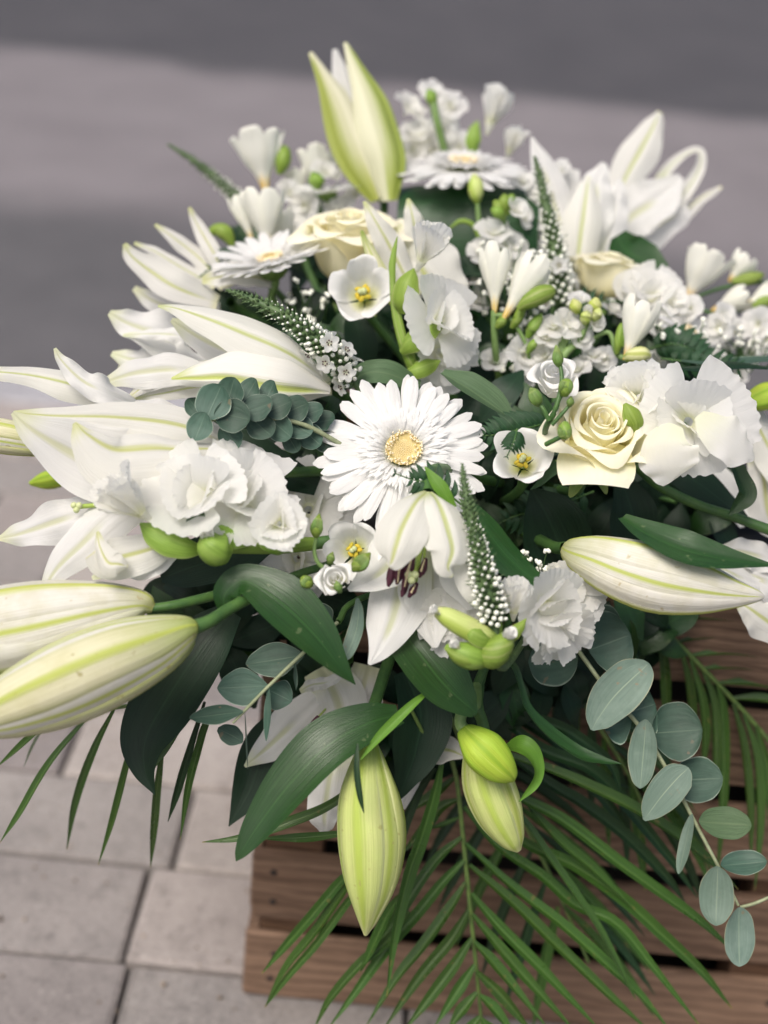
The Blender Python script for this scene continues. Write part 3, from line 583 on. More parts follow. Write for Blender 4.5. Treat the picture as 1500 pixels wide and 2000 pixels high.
def eucleaf(T, a, b, wpx, dz, d, mat, n=(0, .1, 1), cup=.12, round_=True, label=None):
    """leaf from its attachment a to its tip b"""
    ks = [(0, .10), (.08, .5), (.25, .86), (.5, 1.), (.72, .90), (.88, .62), (.96, .34), (1, .04)] if round_ else [(0, .06), (.15, .5), (.4, 1), (.65, .95), (.85, .6), (.96, .25), (1, .03)]
    pts = [(a[0] + (b[0] - a[0]) * t, a[1] + (b[1] - a[1]) * t, dz + (.25 * math.sin(t * 3.1)), wpx * k) for t, k in ks]
    n = (n[0] + RNG.uniform(-.2, .2), n[1] + RNG.uniform(-.15, .25), n[2])
    wpx *= RNG.uniform(.93, 1.06)
    return rib(T, 'leaf', mat, pts, d, n=n, cup=cup + RNG.uniform(-.12, .08), lump=.04, wav=.05, nu=26, nv=13, label=label)

def leaf(label, d, pts, mat='leaf', group='dark green lily leaves', name='lily_leaf', cat='leaf', **k):
    kk = dict(lump=.04, n=(0, .35, 1), cup=.18, fold=.08, ruf=.03, rf=2, nu=40, nv=15); kk.update(k)
    p = pts[0]; return solo(name, ribbon(pts, d, **kk), mat, label, cat, tuple(at(p[0], p[1], d + p[2] * .01)), group)

def frond(label, d, rach, lets, mat='palm', hw=10, group='feathery palm fronds'):
    T = thing('palm_frond', label, 'palm frond', at(rach[0][0], rach[0][1], d + rach[0][2] * .01), group)
    if len(rach) > 1: tubepx(T, 'rachis', 'rachis', rach, d, 6)
    for L in lets:
        w_ = hw; m = mat; kw = {}
        if isinstance(L[0], dict): kw = dict(L[0]); L = L[1:]; w_ = kw.pop('w', hw); m = kw.pop('m', mat)
        k = len(L); pts = [(p[0], p[1], p[2] if len(p) > 2 else 0., w_ * np.interp(i / (k - 1), [0, .25, .6, .85, 1], [.35, .95, 1.0, .6, .06])) for i, p in enumerate(L)]
        z = kw.pop('dz', None)
        if z is not None: pts = [(a, b, z[0] + (z[1] - z[0]) * i / (k - 1), h) for i, (a, b, c, h) in enumerate(pts)]
        kk = dict(n=(RNG.uniform(-.4, .4), RNG.uniform(.3, .8), 1), fold=.75, cup=0, nu=26, nv=7); kk.update(kw); rib(T, 'leaflet', m, pts, d, **kk)
    return T

def fern(label, d, rach, n, ln, wd=.22, mat='fern', ang=62):
    """fern frond: rachis in pixels with leaflets both sides"""
    T = thing('fern_frond', label, 'fern', at(rach[0][0], rach[0][1], d), 'fern fronds between the flowers'); tubepx(T, 'rachis', 'stem', [(p[0], p[1], p[2], 2.2 * (1 - .6 * i / len(rach))) for i, p in enumerate(rach)], d, 5)
    S = spline(rach, n + 1)
    for i in range(1, n + 1):
        t = i / n; a, b = S[i - 1], S[i]; v = (b - a)[:2]; v /= np.linalg.norm(v) + 1e-9; L = ln * (math.sin(min(1, t * 1.15 + .12) * np.pi) ** .7 * .9 + .12) if t < .99 else ln * .25
        for s in (-1, 1):
            q = rad(ang * s); dr = np.array([v[0] * math.cos(q) - v[1] * math.sin(q), v[0] * math.sin(q) + v[1] * math.cos(q)])
            pts = [(b[0], b[1], b[2], 1), (b[0] + dr[0] * L * .3, b[1] + dr[1] * L * .3, b[2] - .1, L * wd), (b[0] + dr[0] * L * .7, b[1] + dr[1] * L * .7 + L * .02, b[2], L * wd * .7), (b[0] + dr[0] * L + v[0] * L * .15, b[1] + dr[1] * L + v[1] * L * .15, b[2] + .15, .5)]
            rib(T, 'leaflet', mat, pts, d, n=(RNG.uniform(-.3, .3), .4, 1), fold=.15, nu=9, nv=5)
    return T

def freesia(T, base, top, d, R, bulge=1.0, name='bloom', dz=(0, 0)):
    """funnel bloom from its narrow yellow base to its mouth"""
    a = at(base[0], base[1], d + dz[0] * .01); b = at(top[0], top[1], d + dz[1] * .01); v = b - a; H = np.linalg.norm(v); v /= H; loc = np.array(ROT.transposed() @ Vector(v)); fr = frame(tuple(loc), RNG.uniform(0, 6)); r = R * d / F
    mb = MB(); mb.tube([a - v * H * .03, a + v * H * .1, a + v * H * .25], [r * .14, r * .2, r * .3], 8, 6); B = part(T, name, mb, 'frees')
    for i in range(6):
        f = (1.0 if i % 2 else .93) * RNG.uniform(.96, 1.04); h = H * (1.0 if i % 2 else .95) * RNG.uniform(.95, 1.03)
        K = [(0, .15 * r, .0), (.25, .34 * r * f, .25 * h), (.5, .74 * r * f, .52 * h), (.75, 1.0 * r * f, .78 * h), (.92, .95 * bulge * r * f, .96 * h), (1, .88 * bulge * r * f, h)]
        m2 = MB(); m2.grid(put(cup_petal(K, i * 1.047, .66, drop=.30, wob=.05, tipn=RNG.uniform(-.05, .2), rip=.02), fr, a)); part(B, 'petal', m2, 'frees')

def stock(T, spots, d, mat='ruffle'):
    for (x, y, R, dz) in spots:
        bloom(T, (x, y), d + dz * .01, (RNG.uniform(-.6, .6), RNG.uniform(-.1, .8), RNG.uniform(.5, 1)), R, 'stock', mat, 'floret')
def sprout(name, label, cat, p, d, group=None): return thing(name, label, cat, at(p[0], p[1], d), group)
# ------------------------------------------------------------------ lilies, left side
WR = dict(m='lily_in')
lily('white lily at the far left back with long pale petals fanned towards the road', .97, [
    ([(243, 476, 0, 4), (258, 500, 0, 17), (300, 532, 0, 31), (350, 562, 0, 33), (425, 592, 1, 15)], dict(cup=.3, ruf=.04)),
    ([(262, 474, 3, 3), (300, 490, 3, 10), (350, 520, 3, 14), (420, 560, 3, 14)], dict(cup=-.3)),
    ([(303, 438, 4, 3), (340, 465, 4, 13), (390, 505, 4, 18), (440, 560, 3, 12)],),
    ([(370, 405, 4, 3), (386, 440, 4, 12), (415, 490, 3, 17), (450, 560, 3, 10)],),
    ([(395, 548, .5, 8), (440, 538, 0, 24), (495, 538, 1, 26), (540, 555, 2, 10)], dict(cup=.2)),
    ([(262, 562, 2, 6), (300, 588, 2, 20), (360, 606, 2, 20), (430, 600, 2, 10)], WR)], (450, 590))
lily('white lily on the left side seen edge on with wavy petals and a dark anther', .93, [
    ([(213, 611, 0, 6), (245, 628, 0, 26), (310, 652, 0, 46), (400, 690, 2, 40), (470, 720, 3, 15)], dict(ruf=0.31, cup=.2, **WR)),
    ([(240, 655, -1, 3), (290, 652, -1.2, 10), (345, 655, -1.2, 15), (378, 672, -.6, 8)], dict(ruf=0.34, **WR)),
    ([(218, 690, 1, 6), (270, 705, .5, 30), (350, 710, .5, 42), (450, 715, 2, 25)], dict(ruf=0.34, **WR)),
    ([(232, 715, 1.5, 6), (290, 735, 1, 26), (360, 745, 1, 30), (450, 740, 2, 20)], dict(ruf=0.34, **WR))],
    (480, 720), [([(450, 705, 1.5, 2.5), (400, 688, .6, 2.5)], [(402, 690, -1, 3), (386, 680, -1.3, 9), (368, 670, -1.3, 4)])])
lily('half open white trumpet lily lying sideways left of the spike, split like a beak', .87, [
    ([(309, 597, 0, 3), (345, 603, -.6, 13), (400, 622, -1, 31), (470, 650, -1.5, 45), (560, 690, -1.5, 46), (645, 748, 1, 12)], dict(cup=-.4, ruf=.04, n=(0, .5, 1))),
    ([(335, 625, 1.5, 5), (400, 662, 2, 38), (480, 692, 2.5, 48), (610, 740, 2, 18)], dict(cup=.3, ruf=.05, **WR)),
    ([(335, 739, -1, 3), (385, 724, -2, 20), (460, 715, -2.5, 38), (560, 730, -2.3, 42), (645, 760, 0, 10)], dict(cup=-.35, ruf=.05, vo=-.36, n=(0, .45, 1), m='lily_green')),
    ([(243, 784, 0, 2), (285, 752, 0, 14), (335, 728, 0, 17), (410, 715, 1, 16)], dict(cup=-.3)),
    ([(261, 779, .5, 2), (320, 768, .5, 13), (400, 755, .8, 22), (500, 760, 1, 14)], dict(cup=-.3)),
    ([(480, 768, 1, 8), (560, 768, .5, 20), (648, 764, 1, 8)],)], (648, 756), group='open white lilies')
lily('lily at the left edge with a wavy white petal curled back over a greenish one', .85, [
    ([(-60, 722, 0, 14), (60, 734, 0, 22), (150, 755, 0, 34), (250, 792, 1, 12)], dict(cup=-.4, ruf=.03, n=(0, .5, 1))),
    ([(107, 680, -1.5, 3), (122, 706, -1.5, 12), (160, 742, -1.6, 23), (205, 765, -1.6, 27), (262, 790, 0, 10)], dict(ruf=0.51, rf=3, cup=.1, **WR)),
    ([(200, 748, 2, 8), (270, 728, 2, 32), (350, 722, 2, 34), (430, 740, 3, 15)], dict(ruf=.1, **WR)),
    ([(230, 795, 1, 8), (310, 800, 1, 22), (390, 830, 1.5, 15)], WR)], (440, 790))
lily('large open white lily in the left foreground with broad drooping petals and bare green pistil', .80, [
    ([(26, 806, 1, 4), (110, 812, 1, 20), (230, 815, 1.2, 32), (350, 830, 1.5, 40), (450, 870, 2, 20)], dict(cup=-.2, ruf=.04)),
    ([(24, 806, 0, 4), (80, 850, 0, 40), (180, 900, .6, 76), (300, 920, 1, 78), (430, 890, 2, 25)], dict(cup=.18, ruf=.05, **WR)),
    ([(145, 826, -2.4, 4), (166, 862, -2.4, 30), (225, 905, -2, 62), (320, 900, -1.2, 58), (400, 888, 0, 30), (465, 885, 1, 10)], dict(cup=-.3, ruf=.03, vo=.24, n=(-.1, .3, 1))),
    ([(-2, 1052, 0, 5), (40, 1042, 0, 26), (100, 1022, 0, 42), (165, 1002, .2, 42), (250, 980, 1, 18)], dict(ruf=0.41, rf=2.6, cup=-.15, **WR)),
    ([(79, 1172, -1, 3), (105, 1120, -1, 24), (155, 1068, -1, 42), (225, 1005, -.5, 48), (330, 960, 1, 18)], dict(cup=-.3, ruf=.08, **WR)),
    ([(350, 1050, -1, 12), (300, 1070, -1.7, 34), (250, 1085, -2, 44), (205, 1095, -2.2, 36), (185, 1075, -2.4, 22)], dict(cup=-.25, ruf=0.20, rf=2)),
    ([(190, 1038, -2.6, 3), (196, 1068, -3, 15), (212, 1098, -3.3, 26), (232, 1102, -3.4, 20), (250, 1106, -3.2, 3)], dict(cup=-.5, ruf=.05, n=(-.3, .2, 1))),
    ([(180, 1130, -2, 4), (230, 1105, -1.8, 24), (290, 1095, -1.4, 34), (350, 1070, -.8, 15)], dict(ruf=0.26, **WR))],
    (460, 900), pistil=[(300, 975, 1, 4), (215, 984, 0, 4.5), (150, 990, -.6, 5)])
lbud('fat cream lily bud at the left edge, just above the front bud, its tepals parting', .79, [(300, 1188, 0, 9), (275, 1180, 0, 30), (200, 1190, 0, 57), (80, 1215, 0, 82), (-40, 1240, 0, 80), (-130, 1260, 0, 40)], 1.0, 'lily_bud_white', (.7, 0, -.6), spoints=[(296, 1188, 0, 9), (350, 1180, .5, 10), (430, 1160, 2, 10)])
lbud('largest closed lily bud, cream with lime ribs, reaching out of the frame at lower left', .755, [(382, 1226, .2, 13), (366, 1230, 0, 32), (310, 1256, 0, 60), (225, 1290, -.2, 80), (120, 1335, -.6, 83), (10, 1382, -1, 62), (-70, 1418, -1.4, 26), (-98, 1432, -1.5, 4)], 2.35, 'lily_bud', (.7, .3, -.6), spoints=[(378, 1226, .1, 15), (412, 1212, .7, 13), (446, 1190, 2, 12), (520, 1150, 4, 11)])
lbud('slim lily bud at the left edge with a green stripe, behind the big open lily', .84, [(130, 880, 2, 12), (70, 862, 0, 28), (0, 848, 0, 34), (-60, 840, 0, 20), (-90, 836, 0, 4)], .6, 'lily_bud', (.8, 0, -.6))
lbud('small blurred green bud left of the big open lily, low beside its wavy petal', .93, [(135, 930, 0, 8), (115, 932, 0, 18), (85, 938, 0, 17), (58, 944, 0, 4)], .3, 'lime_bud', (.8, 0, -.6))
# ------------------------------------------------------------------ lilies, centre and right
lily('nodding white lily hanging like a bell below the gerbera with maroon anthers', .775, [
    ([(822, 1030, 3, 30), (785, 1140, 3, 60), (765, 1215, 2, 50), (742, 1265, 1.2, 26), (721, 1298, 1, 3)], dict(cup=-.2, ruf=.10, rf=3, n=(-.15, .1, 1), **WR)),
    ([(845, 1030, 3, 30), (838, 1130, 3, 60), (842, 1205, 2.4, 44), (850, 1265, 1.6, 6)], dict(cup=.25, ruf=.08, **WR)),
    ([(815, 1030, 2.6, 28), (770, 1090, 2.4, 52), (728, 1128, 1.6, 34), (680, 1152, .8, 4)], dict(cup=.2, ruf=.06, n=(-.3, .1, 1), **WR)),
    ([(862, 990, 2.8, 20), (892, 1075, 2.4, 46), (908, 1140, 2, 42), (920, 1190, 1.4, 10)], dict(cup=.2, ruf=.05, **WR)),
    ([(845, 972, 1.5, 12), (890, 1022, .3, 28), (912, 1088, -.4, 30), (926, 1150, -.5, 28), (944, 1194, 0, 5)], dict(cup=-.4, ruf=.06, n=(.4, .1, 1))),
    ([(838, 962, .6, 14), (852, 985, -.9, 40), (868, 1035, -1.7, 50), (878, 1075, -2.0, 42), (872, 1108, -2.0, 22), (884, 1126, -1.8, 4)], dict(cup=-.4, ruf=.10, rf=2, n=(.2, .25, 1), vo=.05)),
    ([(834, 962, .6, 14), (812, 983, -1, 38), (786, 1030, -2, 50), (774, 1068, -2.3, 46), (766, 1096, -2.3, 26), (758, 1106, -2.2, 6)], dict(cup=-.4, ruf=.06, rf=2, n=(-.15, .25, 1)))],
    (836, 962), [([(828, 1030, 1.5, 3), (770, 1100, .4, 3)], [(774, 1092, 0, 3), (766, 1112, -.2, 8), (762, 1132, -.2, 8), (758, 1146, 0, 3)]),
     ([(828, 1030, 1.5, 3), (785, 1090, .4, 3)], [(790, 1084, -.1, 4), (783, 1106, -.4, 9), (778, 1128, -.4, 8), (775, 1142, -.2, 3)], [(787, 1088, -.7, 1), (780, 1112, -.8, 2), (777, 1138, -.5, 1)]),
     ([(830, 1030, 1.5, 3), (805, 1090, .4, 3)], [(808, 1084, -.1, 4), (800, 1110, -.5, 10), (793, 1135, -.5, 9), (786, 1154, -.2, 3)], [(805, 1088, -.9, 1.2), (797, 1115, -1, 2.4), (790, 1146, -.6, 1)]),
     ([(834, 1030, 1.5, 3), (828, 1090, .6, 3)], [(832, 1090, .3, 4), (826, 1112, 0, 8), (818, 1128, 0, 3)], [(830, 1092, -.3, 1), (822, 1116, -.4, 2)]),
     ([(830, 1040, 1.5, 3), (812, 1140, .5, 3)], [(815, 1138, .1, 4), (806, 1154, -.2, 8), (798, 1167, 0, 3)], [(811, 1142, -.3, 1), (803, 1158, -.5, 1.6)]),
     ([(834, 1030, 1.8, 3), (798, 1140, .9, 3)], [(796, 1138, .4, 4), (788, 1156, .2, 6), (784, 1166, .3, 2)])],
    pistil=[(832, 1030, 1.6, 4), (818, 1090, .6, 5), (804, 1126, -.6, 6)], stemdir=(.2, .5, -.85))
lily('white lily hanging lowest in the shade behind the dark leaf, its long petals pointing down', .87, [
    ([(478, 1497, 0, 3), (520, 1462, 0, 28), (575, 1412, .3, 44), (640, 1350, 1.5, 26)], dict(m='lily_in', cup=-.3, ruf=.06)),
    ([(625, 1305, 1.5, 34), (660, 1370, 1, 58), (668, 1440, 1, 54), (650, 1500, 1.3, 20)], dict(m='lily_in', cup=-.3, ruf=.06)),
    ([(720, 1300, 2.2, 30), (700, 1380, 2, 50), (690, 1460, 2, 40)], dict(m='lily_in', cup=.2)),
    ([(660, 1440, .6, 34), (642, 1530, -.2, 42), (634, 1588, -.3, 33), (636, 1622, -.1, 14), (640, 1628, 0, 4)], dict(m='lily_in', ruf=0.24, rf=3, cup=-.2)),
    ([(790, 1470, 2, 14), (802, 1520, 2, 19), (786, 1580, 2, 5)], WR),
    ([(586, 1350, -.9, 5), (608, 1338, -1.1, 12), (640, 1332, -1, 11), (668, 1316, -.8, 7)], dict(ruf=0.51, **WR))],
    (680, 1290), [([(640, 1380, 1, 2), (618, 1405, 0, 2)], [(622, 1398, -1.2, 3), (614, 1412, -1.3, 7), (608, 1424, -1.2, 3)])], stemdir=(.2, .6, -.7))
lily('single small white lily petal peeping out beside the green buds, low in the centre', .88, [
    ([(822, 1480, 1, 4), (840, 1466, .6, 24), (872, 1464, .5, 28), (900, 1474, .3, 10), (910, 1482, .3, 2)], dict(cup=.35, ruf=.05)),
    ([(820, 1432, 1.5, 8), (850, 1450, 1.2, 16), (890, 1470, 1, 5)], WR)], (840, 1430), stemdir=(.1, .7, -.7))
lbud('hanging pale green lily bud, long and fat, in front of the crate', .81, [(722, 1452, 1.5, 16), (719, 1490, .8, 36), (718, 1560, .2, 60), (722, 1640, 0, 67), (722, 1720, 0, 54), (718, 1785, .2, 26), (714, 1826, .4, 4)], .30, 'green_bud', (.1, .7, -.6))
lbud('small bright green lily bud on a crooked stem above the larger twin', .825, [(906, 1424, 0, 12), (914, 1434, -.2, 24), (942, 1464, -.5, 42), (972, 1494, -.6, 36), (994, 1514, -.5, 20), (1003, 1525, -.4, 4)], .9, 'lime_bud', (.3, .6, -.6), spoints=[(912, 1432, 0, 15), (899, 1412, .1, 12), (905, 1388, .2, 12), (928, 1376, .6, 12), (930, 1340, 2, 11)])
lbud('lime green lily bud hanging under its smaller twin in front of the crate', .845, [(945, 1440, .6, 18), (940, 1475, .4, 36), (952, 1530, .2, 50), (975, 1590, .1, 47), (1000, 1640, .1, 27), (1013, 1662, .1, 6)], 2.3, 'green_bud', (.3, .6, -.6), spoints=[(948, 1445, .6, 14), (942, 1410, .6, 12), (932, 1378, .7, 12), (936, 1340, 2, 11)])
lbud('large white lily bud with yellow green ribs pointing right, below the white ruffled blooms', .815, [(1104, 1070, 3.2, 8), (1116, 1076, 2.6, 24), (1160, 1090, 1.4, 46), (1220, 1112, .5, 62), (1290, 1132, 0, 67), (1370, 1148, -.5, 52), (1430, 1158, -.8, 31), (1475, 1163, -1, 14), (1492, 1166, -1, 4)], 1.18, 'lily_bud_white', (-.25, .05, -1))
lily('tall green and white lily at the very top, just opening and standing upright', 1.08, [
    ([(750, 392, .8, 14), (705, 270, 1, 34), (672, 170, 1, 24), (654, 96, 1, 5)], dict(cup=-.3, ruf=.03, m='lily_in')),
    ([(738, 390, 0, 14), (700, 310, -.5, 42), (660, 210, -.6, 32), (628, 140, -.4, 14), (606, 102, 0, 4)], dict(cup=-.5, ruf=.02, m='lily_half', vo=.36)),
    ([(762, 392, -.6, 14), (752, 300, -1, 42), (726, 210, -.9, 36), (695, 130, -.6, 16), (674, 83, -.2, 4)], dict(cup=-.5, ruf=.02, m='lily_half', vo=-.36))], (750, 395), stemdir=(.1, -.9, -.2))
lily('white lily right of the rolled leaf, petals upright with one yellow green rib', 1.07, [
    ([(1126, 600, -1, 14), (1128, 520, -1.5, 36), (1138, 430, -1.3, 38), (1146, 370, -.8, 20), (1150, 345, -.5, 4)], dict(cup=-.35, ruf=.04)),
    ([(1118, 540, 0, 15), (1088, 420, 0, 42), (1062, 330, 0, 26), (1039, 268, .5, 3)], dict(cup=-.15, ruf=.08, **WR)),
    ([(1140, 530, .5, 15), (1160, 430, .4, 38), (1166, 360, .5, 30), (1180, 318, 1, 6)], dict(cup=-.2, ruf=0.20, **WR)),
    ([(1120, 520, 2, 15), (1105, 420, 2, 34), (1120, 330, 2, 12)], WR), ([(1150, 560, .8, 14), (1180, 470, .8, 36), (1200, 400, 1, 30), (1212, 350, 1.2, 5)], dict(ruf=.2, **WR)), ([(1100, 560, .6, 14), (1085, 480, .6, 34), (1070, 420, .8, 20), (1062, 380, 1, 4)], WR)], (1126, 604), stemdir=(0, -.9, -.2))
lily('white lily at the back right with petals flung wide and one curled into a loop', 1.13, [
    ([(1180, 480, 1, 14), (1212, 370, .5, 30), (1250, 295, .4, 38), (1277, 245, .8, 22), (1288, 218, 1, 5)], dict(cup=-.3, ruf=.06)),
    ([(1185, 500, -.6, 15), (1225, 430, -1, 46), (1280, 390, -1, 48), (1330, 345, -.5, 8)], dict(cup=.2, ruf=.08, **WR)),
    ([(1275, 385, 1, 12), (1300, 335, 1, 11), (1335, 303, 1, 10), (1366, 294, 1, 9), (1368, 325, .5, 11), (1345, 365, .3, 14), (1310, 410, .3, 14)], dict(n=(.3, .6, .6), cup=.3)),
    ([(1240, 490, 1.4, 16), (1305, 445, 1.2, 17), (1360, 395, 1, 14), (1408, 364, 1.2, 5)], dict(cup=-.4, n=(0, .6, .7))),
    ([(1200, 500, 0, 18), (1250, 455, -.2, 44), (1320, 420, 0, 30), (1340, 400, .2, 6)], dict(cup=-.2, **WR))], (1190, 505), stemdir=(-.3, -.8, -.2))
lily('cream lily bud petals standing behind the ruffled gladiolus near the rolled leaf', .95, [
    ([(797, 388, 1, 3), (806, 425, 1, 18), (815, 480, 1.5, 20), (820, 560, 2, 12)], dict(cup=-.4)),
    ([(711, 393, 0, 3), (735, 435, 0, 19), (768, 495, .5, 30), (810, 580, 1, 18)], dict(cup=-.35)),
    ([(706, 450, -1, 3), (718, 480, -1, 9), (745, 540, -1, 17), (770, 590, 0, 10)], dict(cup=-.5, m='lily_bud')),
    ([(800, 455, 2, 12), (845, 505, 1.6, 50), (885, 560, 1.5, 32), (913, 606, 1.6, 4)], dict(cup=-.25, vo=-.3)),
    ([(770, 440, 3, 14), (790, 500, 3, 40), (830, 580, 3, 20)], WR)], (820, 620), stemdir=(0, -.8, -.5))
lily('white lily at the right edge, its petals drooping in shade behind the ruffled blooms', .94, [
    ([(1448, 765, 0, 5), (1470, 810, 0, 22), (1500, 870, 0, 38), (1540, 930, 0, 40), (1580, 1000, 1, 20)], dict(cup=-.25)),
    ([(1470, 880, 1, 10), (1490, 930, 1, 36), (1500, 1000, 1, 40), (1520, 1050, 1, 12)], dict(cup=-.2)),
    ([(1305, 925, 1, 8), (1345, 922, 1, 34), (1400, 950, 1, 42), (1440, 1000, 1.2, 20), (1450, 1030, 1.2, 5)], dict(cup=.2, **WR))], (1500, 860), stemdir=(-.5, 0, -.8))
lily('white lily at the lower right edge behind the tip of the large white bud', .88, [
    ([(1350, 1110, .6, 4), (1400, 1108, .5, 16), (1450, 1130, .6, 20), (1500, 1150, 1, 10)], WR),
    ([(1400, 1080, 1, 8), (1440, 1078, 1, 28), (1490, 1090, 1, 30), (1540, 1120, 1, 10)], dict(ruf=0.34, **WR)),
    ([(1440, 1175, 1, 6), (1465, 1190, .6, 26), (1500, 1215, .6, 40), (1560, 1260, 1, 20)], dict(cup=-.35)),
    ([(1440, 1120, 1, 10), (1480, 1130, 1, 34), (1530, 1160, 1, 30)], WR)], (1520, 1130), stemdir=(-.5, 0, -.8))
tb = lbud('round green bud on a stem at the right edge, behind the big ruffled bloom', .93, [(1455, 792, 0, 9), (1470, 785, 0, 20), (1498, 776, 0, 27), (1530, 768, 0, 20), (1550, 764, 0, 4)], .5, 'lime_bud', (-.6, 0, -.7), spoints=[(1462, 789, 0, 9), (1430, 800, .3, 8), (1380, 830, 1.5, 8)])

# ------------------------------------------------------------------ gerberas and roses
gerbera('big white gerbera with a tan centre facing forward in the middle of the arrangement', (787, 882), .83, (.05, .36, .93), 172, roll=.3, droop=-.02)
gerbera('white gerbera seen from the side at upper left beside the cream rose', (530, 512), .98, (-.20, .86, .46), 122, droop=.2)
gerbera('blurred white gerbera lying flat on the rolled green leaf at the back', (905, 325), 1.08, (.02, .88, .45), 134, droop=-.06)
gerbera('white gerbera on the right, facing right behind the fern and freesia', (1345, 655), 1.0, (.55, .45, .6), 92, n1=18, n2=16, droop=.1)
gerbera('white gerbera far left at the back below the standing lily', (640, 372), 1.09, (-.1, .95, .3), 75, n1=18, n2=16, droop=.1, inner=False)
rose('open cream rose with swirled heart on the right of the gerbera', (1168, 846), .83, (.12, .55, .82), 90)
rose('large cream rose at the back left, seen low behind the lisianthus', (685, 468), .99, (-.05, .85, .5), 92)
rose('cream rose seen from the side at the back right beneath the lilies', (1185, 530), 1.03, (.15, .92, .25), 62, n=20)
T = bpy.data.objects['rose']
rib(T, 'petal', 'rose', [(1166, 862, -.4, 62), (1165, 895, -1.4, 76), (1164, 926, -2.1, 74), (1164, 948, -2.4, 64)], .83, cup=-.18, n=(0, .6, 1), rf=.4)

# ------------------------------------------------------------------ gladioli with ruffled blooms
def glad(label, p, d): return thing('gladiolus_stem', label, 'gladiolus', at(p[0], p[1], d), 'ruffled white gladiolus stems')
T = glad('gladiolus stem with frilly white blooms lying left of the nodding lily', (600, 1075), .79)
tubepx(T, 'stem', 'bract', [(610, 1062, 2, 14), (540, 1066, .6, 17), (470, 1066, .2, 17), (405, 1068, 0, 12)], .79); add_stem(T, at(610, 1062, .81), D(.8, .1, -.6), .004)
bloom(T, (258, 985), .762, (-.62, .60, .5), 70, 'half'); bloom(T, (380, 955), .775, (-.15, .45, .88), 84, 'open'); bloom(T, (478, 960), .79, (.40, .45, .8), 90, 'lobed'); bloom(T, (545, 1020), .775, (.05, .25, .95), 54, 'rosette')
rib(T, 'bract', 'bract', [(395, 1072, -.2, 10), (360, 1064, -.8, 27), (325, 1050, -1, 32), (296, 1035, -.9, 24), (274, 1022, -.6, 3)], .785, cup=-.6, n=(0, .5, 1))
rib(T, 'bract', 'bract', [(490, 1056, .2, 10), (450, 1046, -.6, 26), (412, 1030, -.8, 24), (385, 1018, -.6, 3)], .785, cup=-.6, n=(0, .5, 1))
rib(T, 'bract', 'bract', [(545, 1082, -.2, 14), (542, 1072, -.8, 34), (540, 1052, -.9, 40), (538, 1034, -.6, 30)], .785, cup=-.5, n=(0, .2, 1))
smallbud(T, [(446, 1072, -.6, 16), (428, 1074, -1, 34), (412, 1062, -1.3, 32), (404, 1044, -1.3, 14)], .785, 'bract', sep=False)
bloom(T, (405, 1052), .770, (-.1, .75, .65), 22, 'half', 'lisi', name='bud')
leaf('dark pointed bract tip standing between the two frilly blooms on the left', .77, [(384, 1042, 0, 12), (384, 1020, -.1, 20), (392, 998, 0, 9), (400, 988, 0, 1)], 'leaf', None, 'bract_leaf', 'leaf', nu=10, nv=7)
T = glad('upright gladiolus stem with white ruffled blooms above the gerbera', (815, 735), .90)
tubepx(T, 'stem', 'bract', [(765, 540, .3, 5), (772, 600, .2, 9), (785, 660, .1, 11), (800, 700, .2, 12), (815, 740, 1, 12)], .90); add_stem(T, at(815, 740, .91), D(0, -.9, -.3), .004)
bloom(T, (832, 492), .895, (.42, .80, .40), 56, 'half'); bloom(T, (872, 622), .89, (.62, .25, .75), 70, 'lobed'); bloom(T, (872, 690), .905, (.5, -.25, .8), 62, 'flat')
rib(T, 'bract', 'bract', [(790, 612, -.3, 12), (788, 590, -.9, 24), (794, 558, -1.1, 25), (803, 535, -.9, 14), (808, 524, -.6, 2)], .90, cup=-.6, n=(-.1, .2, 1))
rib(T, 'bract', 'bract', [(782, 686, -.3, 10), (798, 668, -.9, 24), (828, 648, -1.1, 25), (852, 636, -.9, 14), (862, 628, -.5, 2)], .90, cup=-.6, n=(-.1, .5, 1))
rib(T, 'bract', 'bract', [(790, 728, -.2, 8), (812, 722, -.7, 18), (840, 712, -.6, 16), (860, 704, -.4, 2)], .90, cup=-.6, n=(0, .3, 1))
rib(T, 'bract', 'bract', [(768, 560, .2, 5), (766, 520, .1, 7), (770, 490, .1, 5), (776, 462, .2, 1)], .90, cup=-.5, n=(0, .1, 1))
T = glad('gladiolus stem with the largest ruffled white bloom, right of the cream rose', (1270, 880), .84)
add_stem(T, at(1270, 860, .87), D(-.4, -.5, -.7), .004)
bloom(T, (1355, 815), .825, (.04, .14, 1), 88, 'lobed', roll=.55); bloom(T, (1243, 768), .84, (-.2, .38, .9), 66, 'rosette')
rib(B_ := T, 'petal', 'ruffle', [(1320, 830, -.5, 14), (1305, 865, -.9, 50), (1312, 905, -.8, 58), (1318, 928, -.5, 40), (1320, 934, -.3, 20)], .82, cup=-.15, ruf=.10, rf=4, n=(-.2, .3, 1))
rib(T, 'petal', 'ruffle', [(1365, 810, -.6, 14), (1405, 840, -1.2, 48), (1440, 868, -1.1, 50), (1466, 886, -.8, 22), (1474, 892, -.6, 4)], .82, cup=-.15, ruf=.10, rf=4, n=(.1, .5, 1))
rib(T, 'bract', 'bract', [(1240, 848, -.6, 5), (1242, 828, -1.1, 18), (1232, 806, -1.2, 18), (1220, 788, -1, 4)], .83, cup=-.5, n=(0, .2, 1))
T = glad('gladiolus tip with green buds and a frilly white bloom below the spike', (960, 1260), .78)
add_stem(T, at(965, 1262, .79), D(.1, .5, -.85), .004)
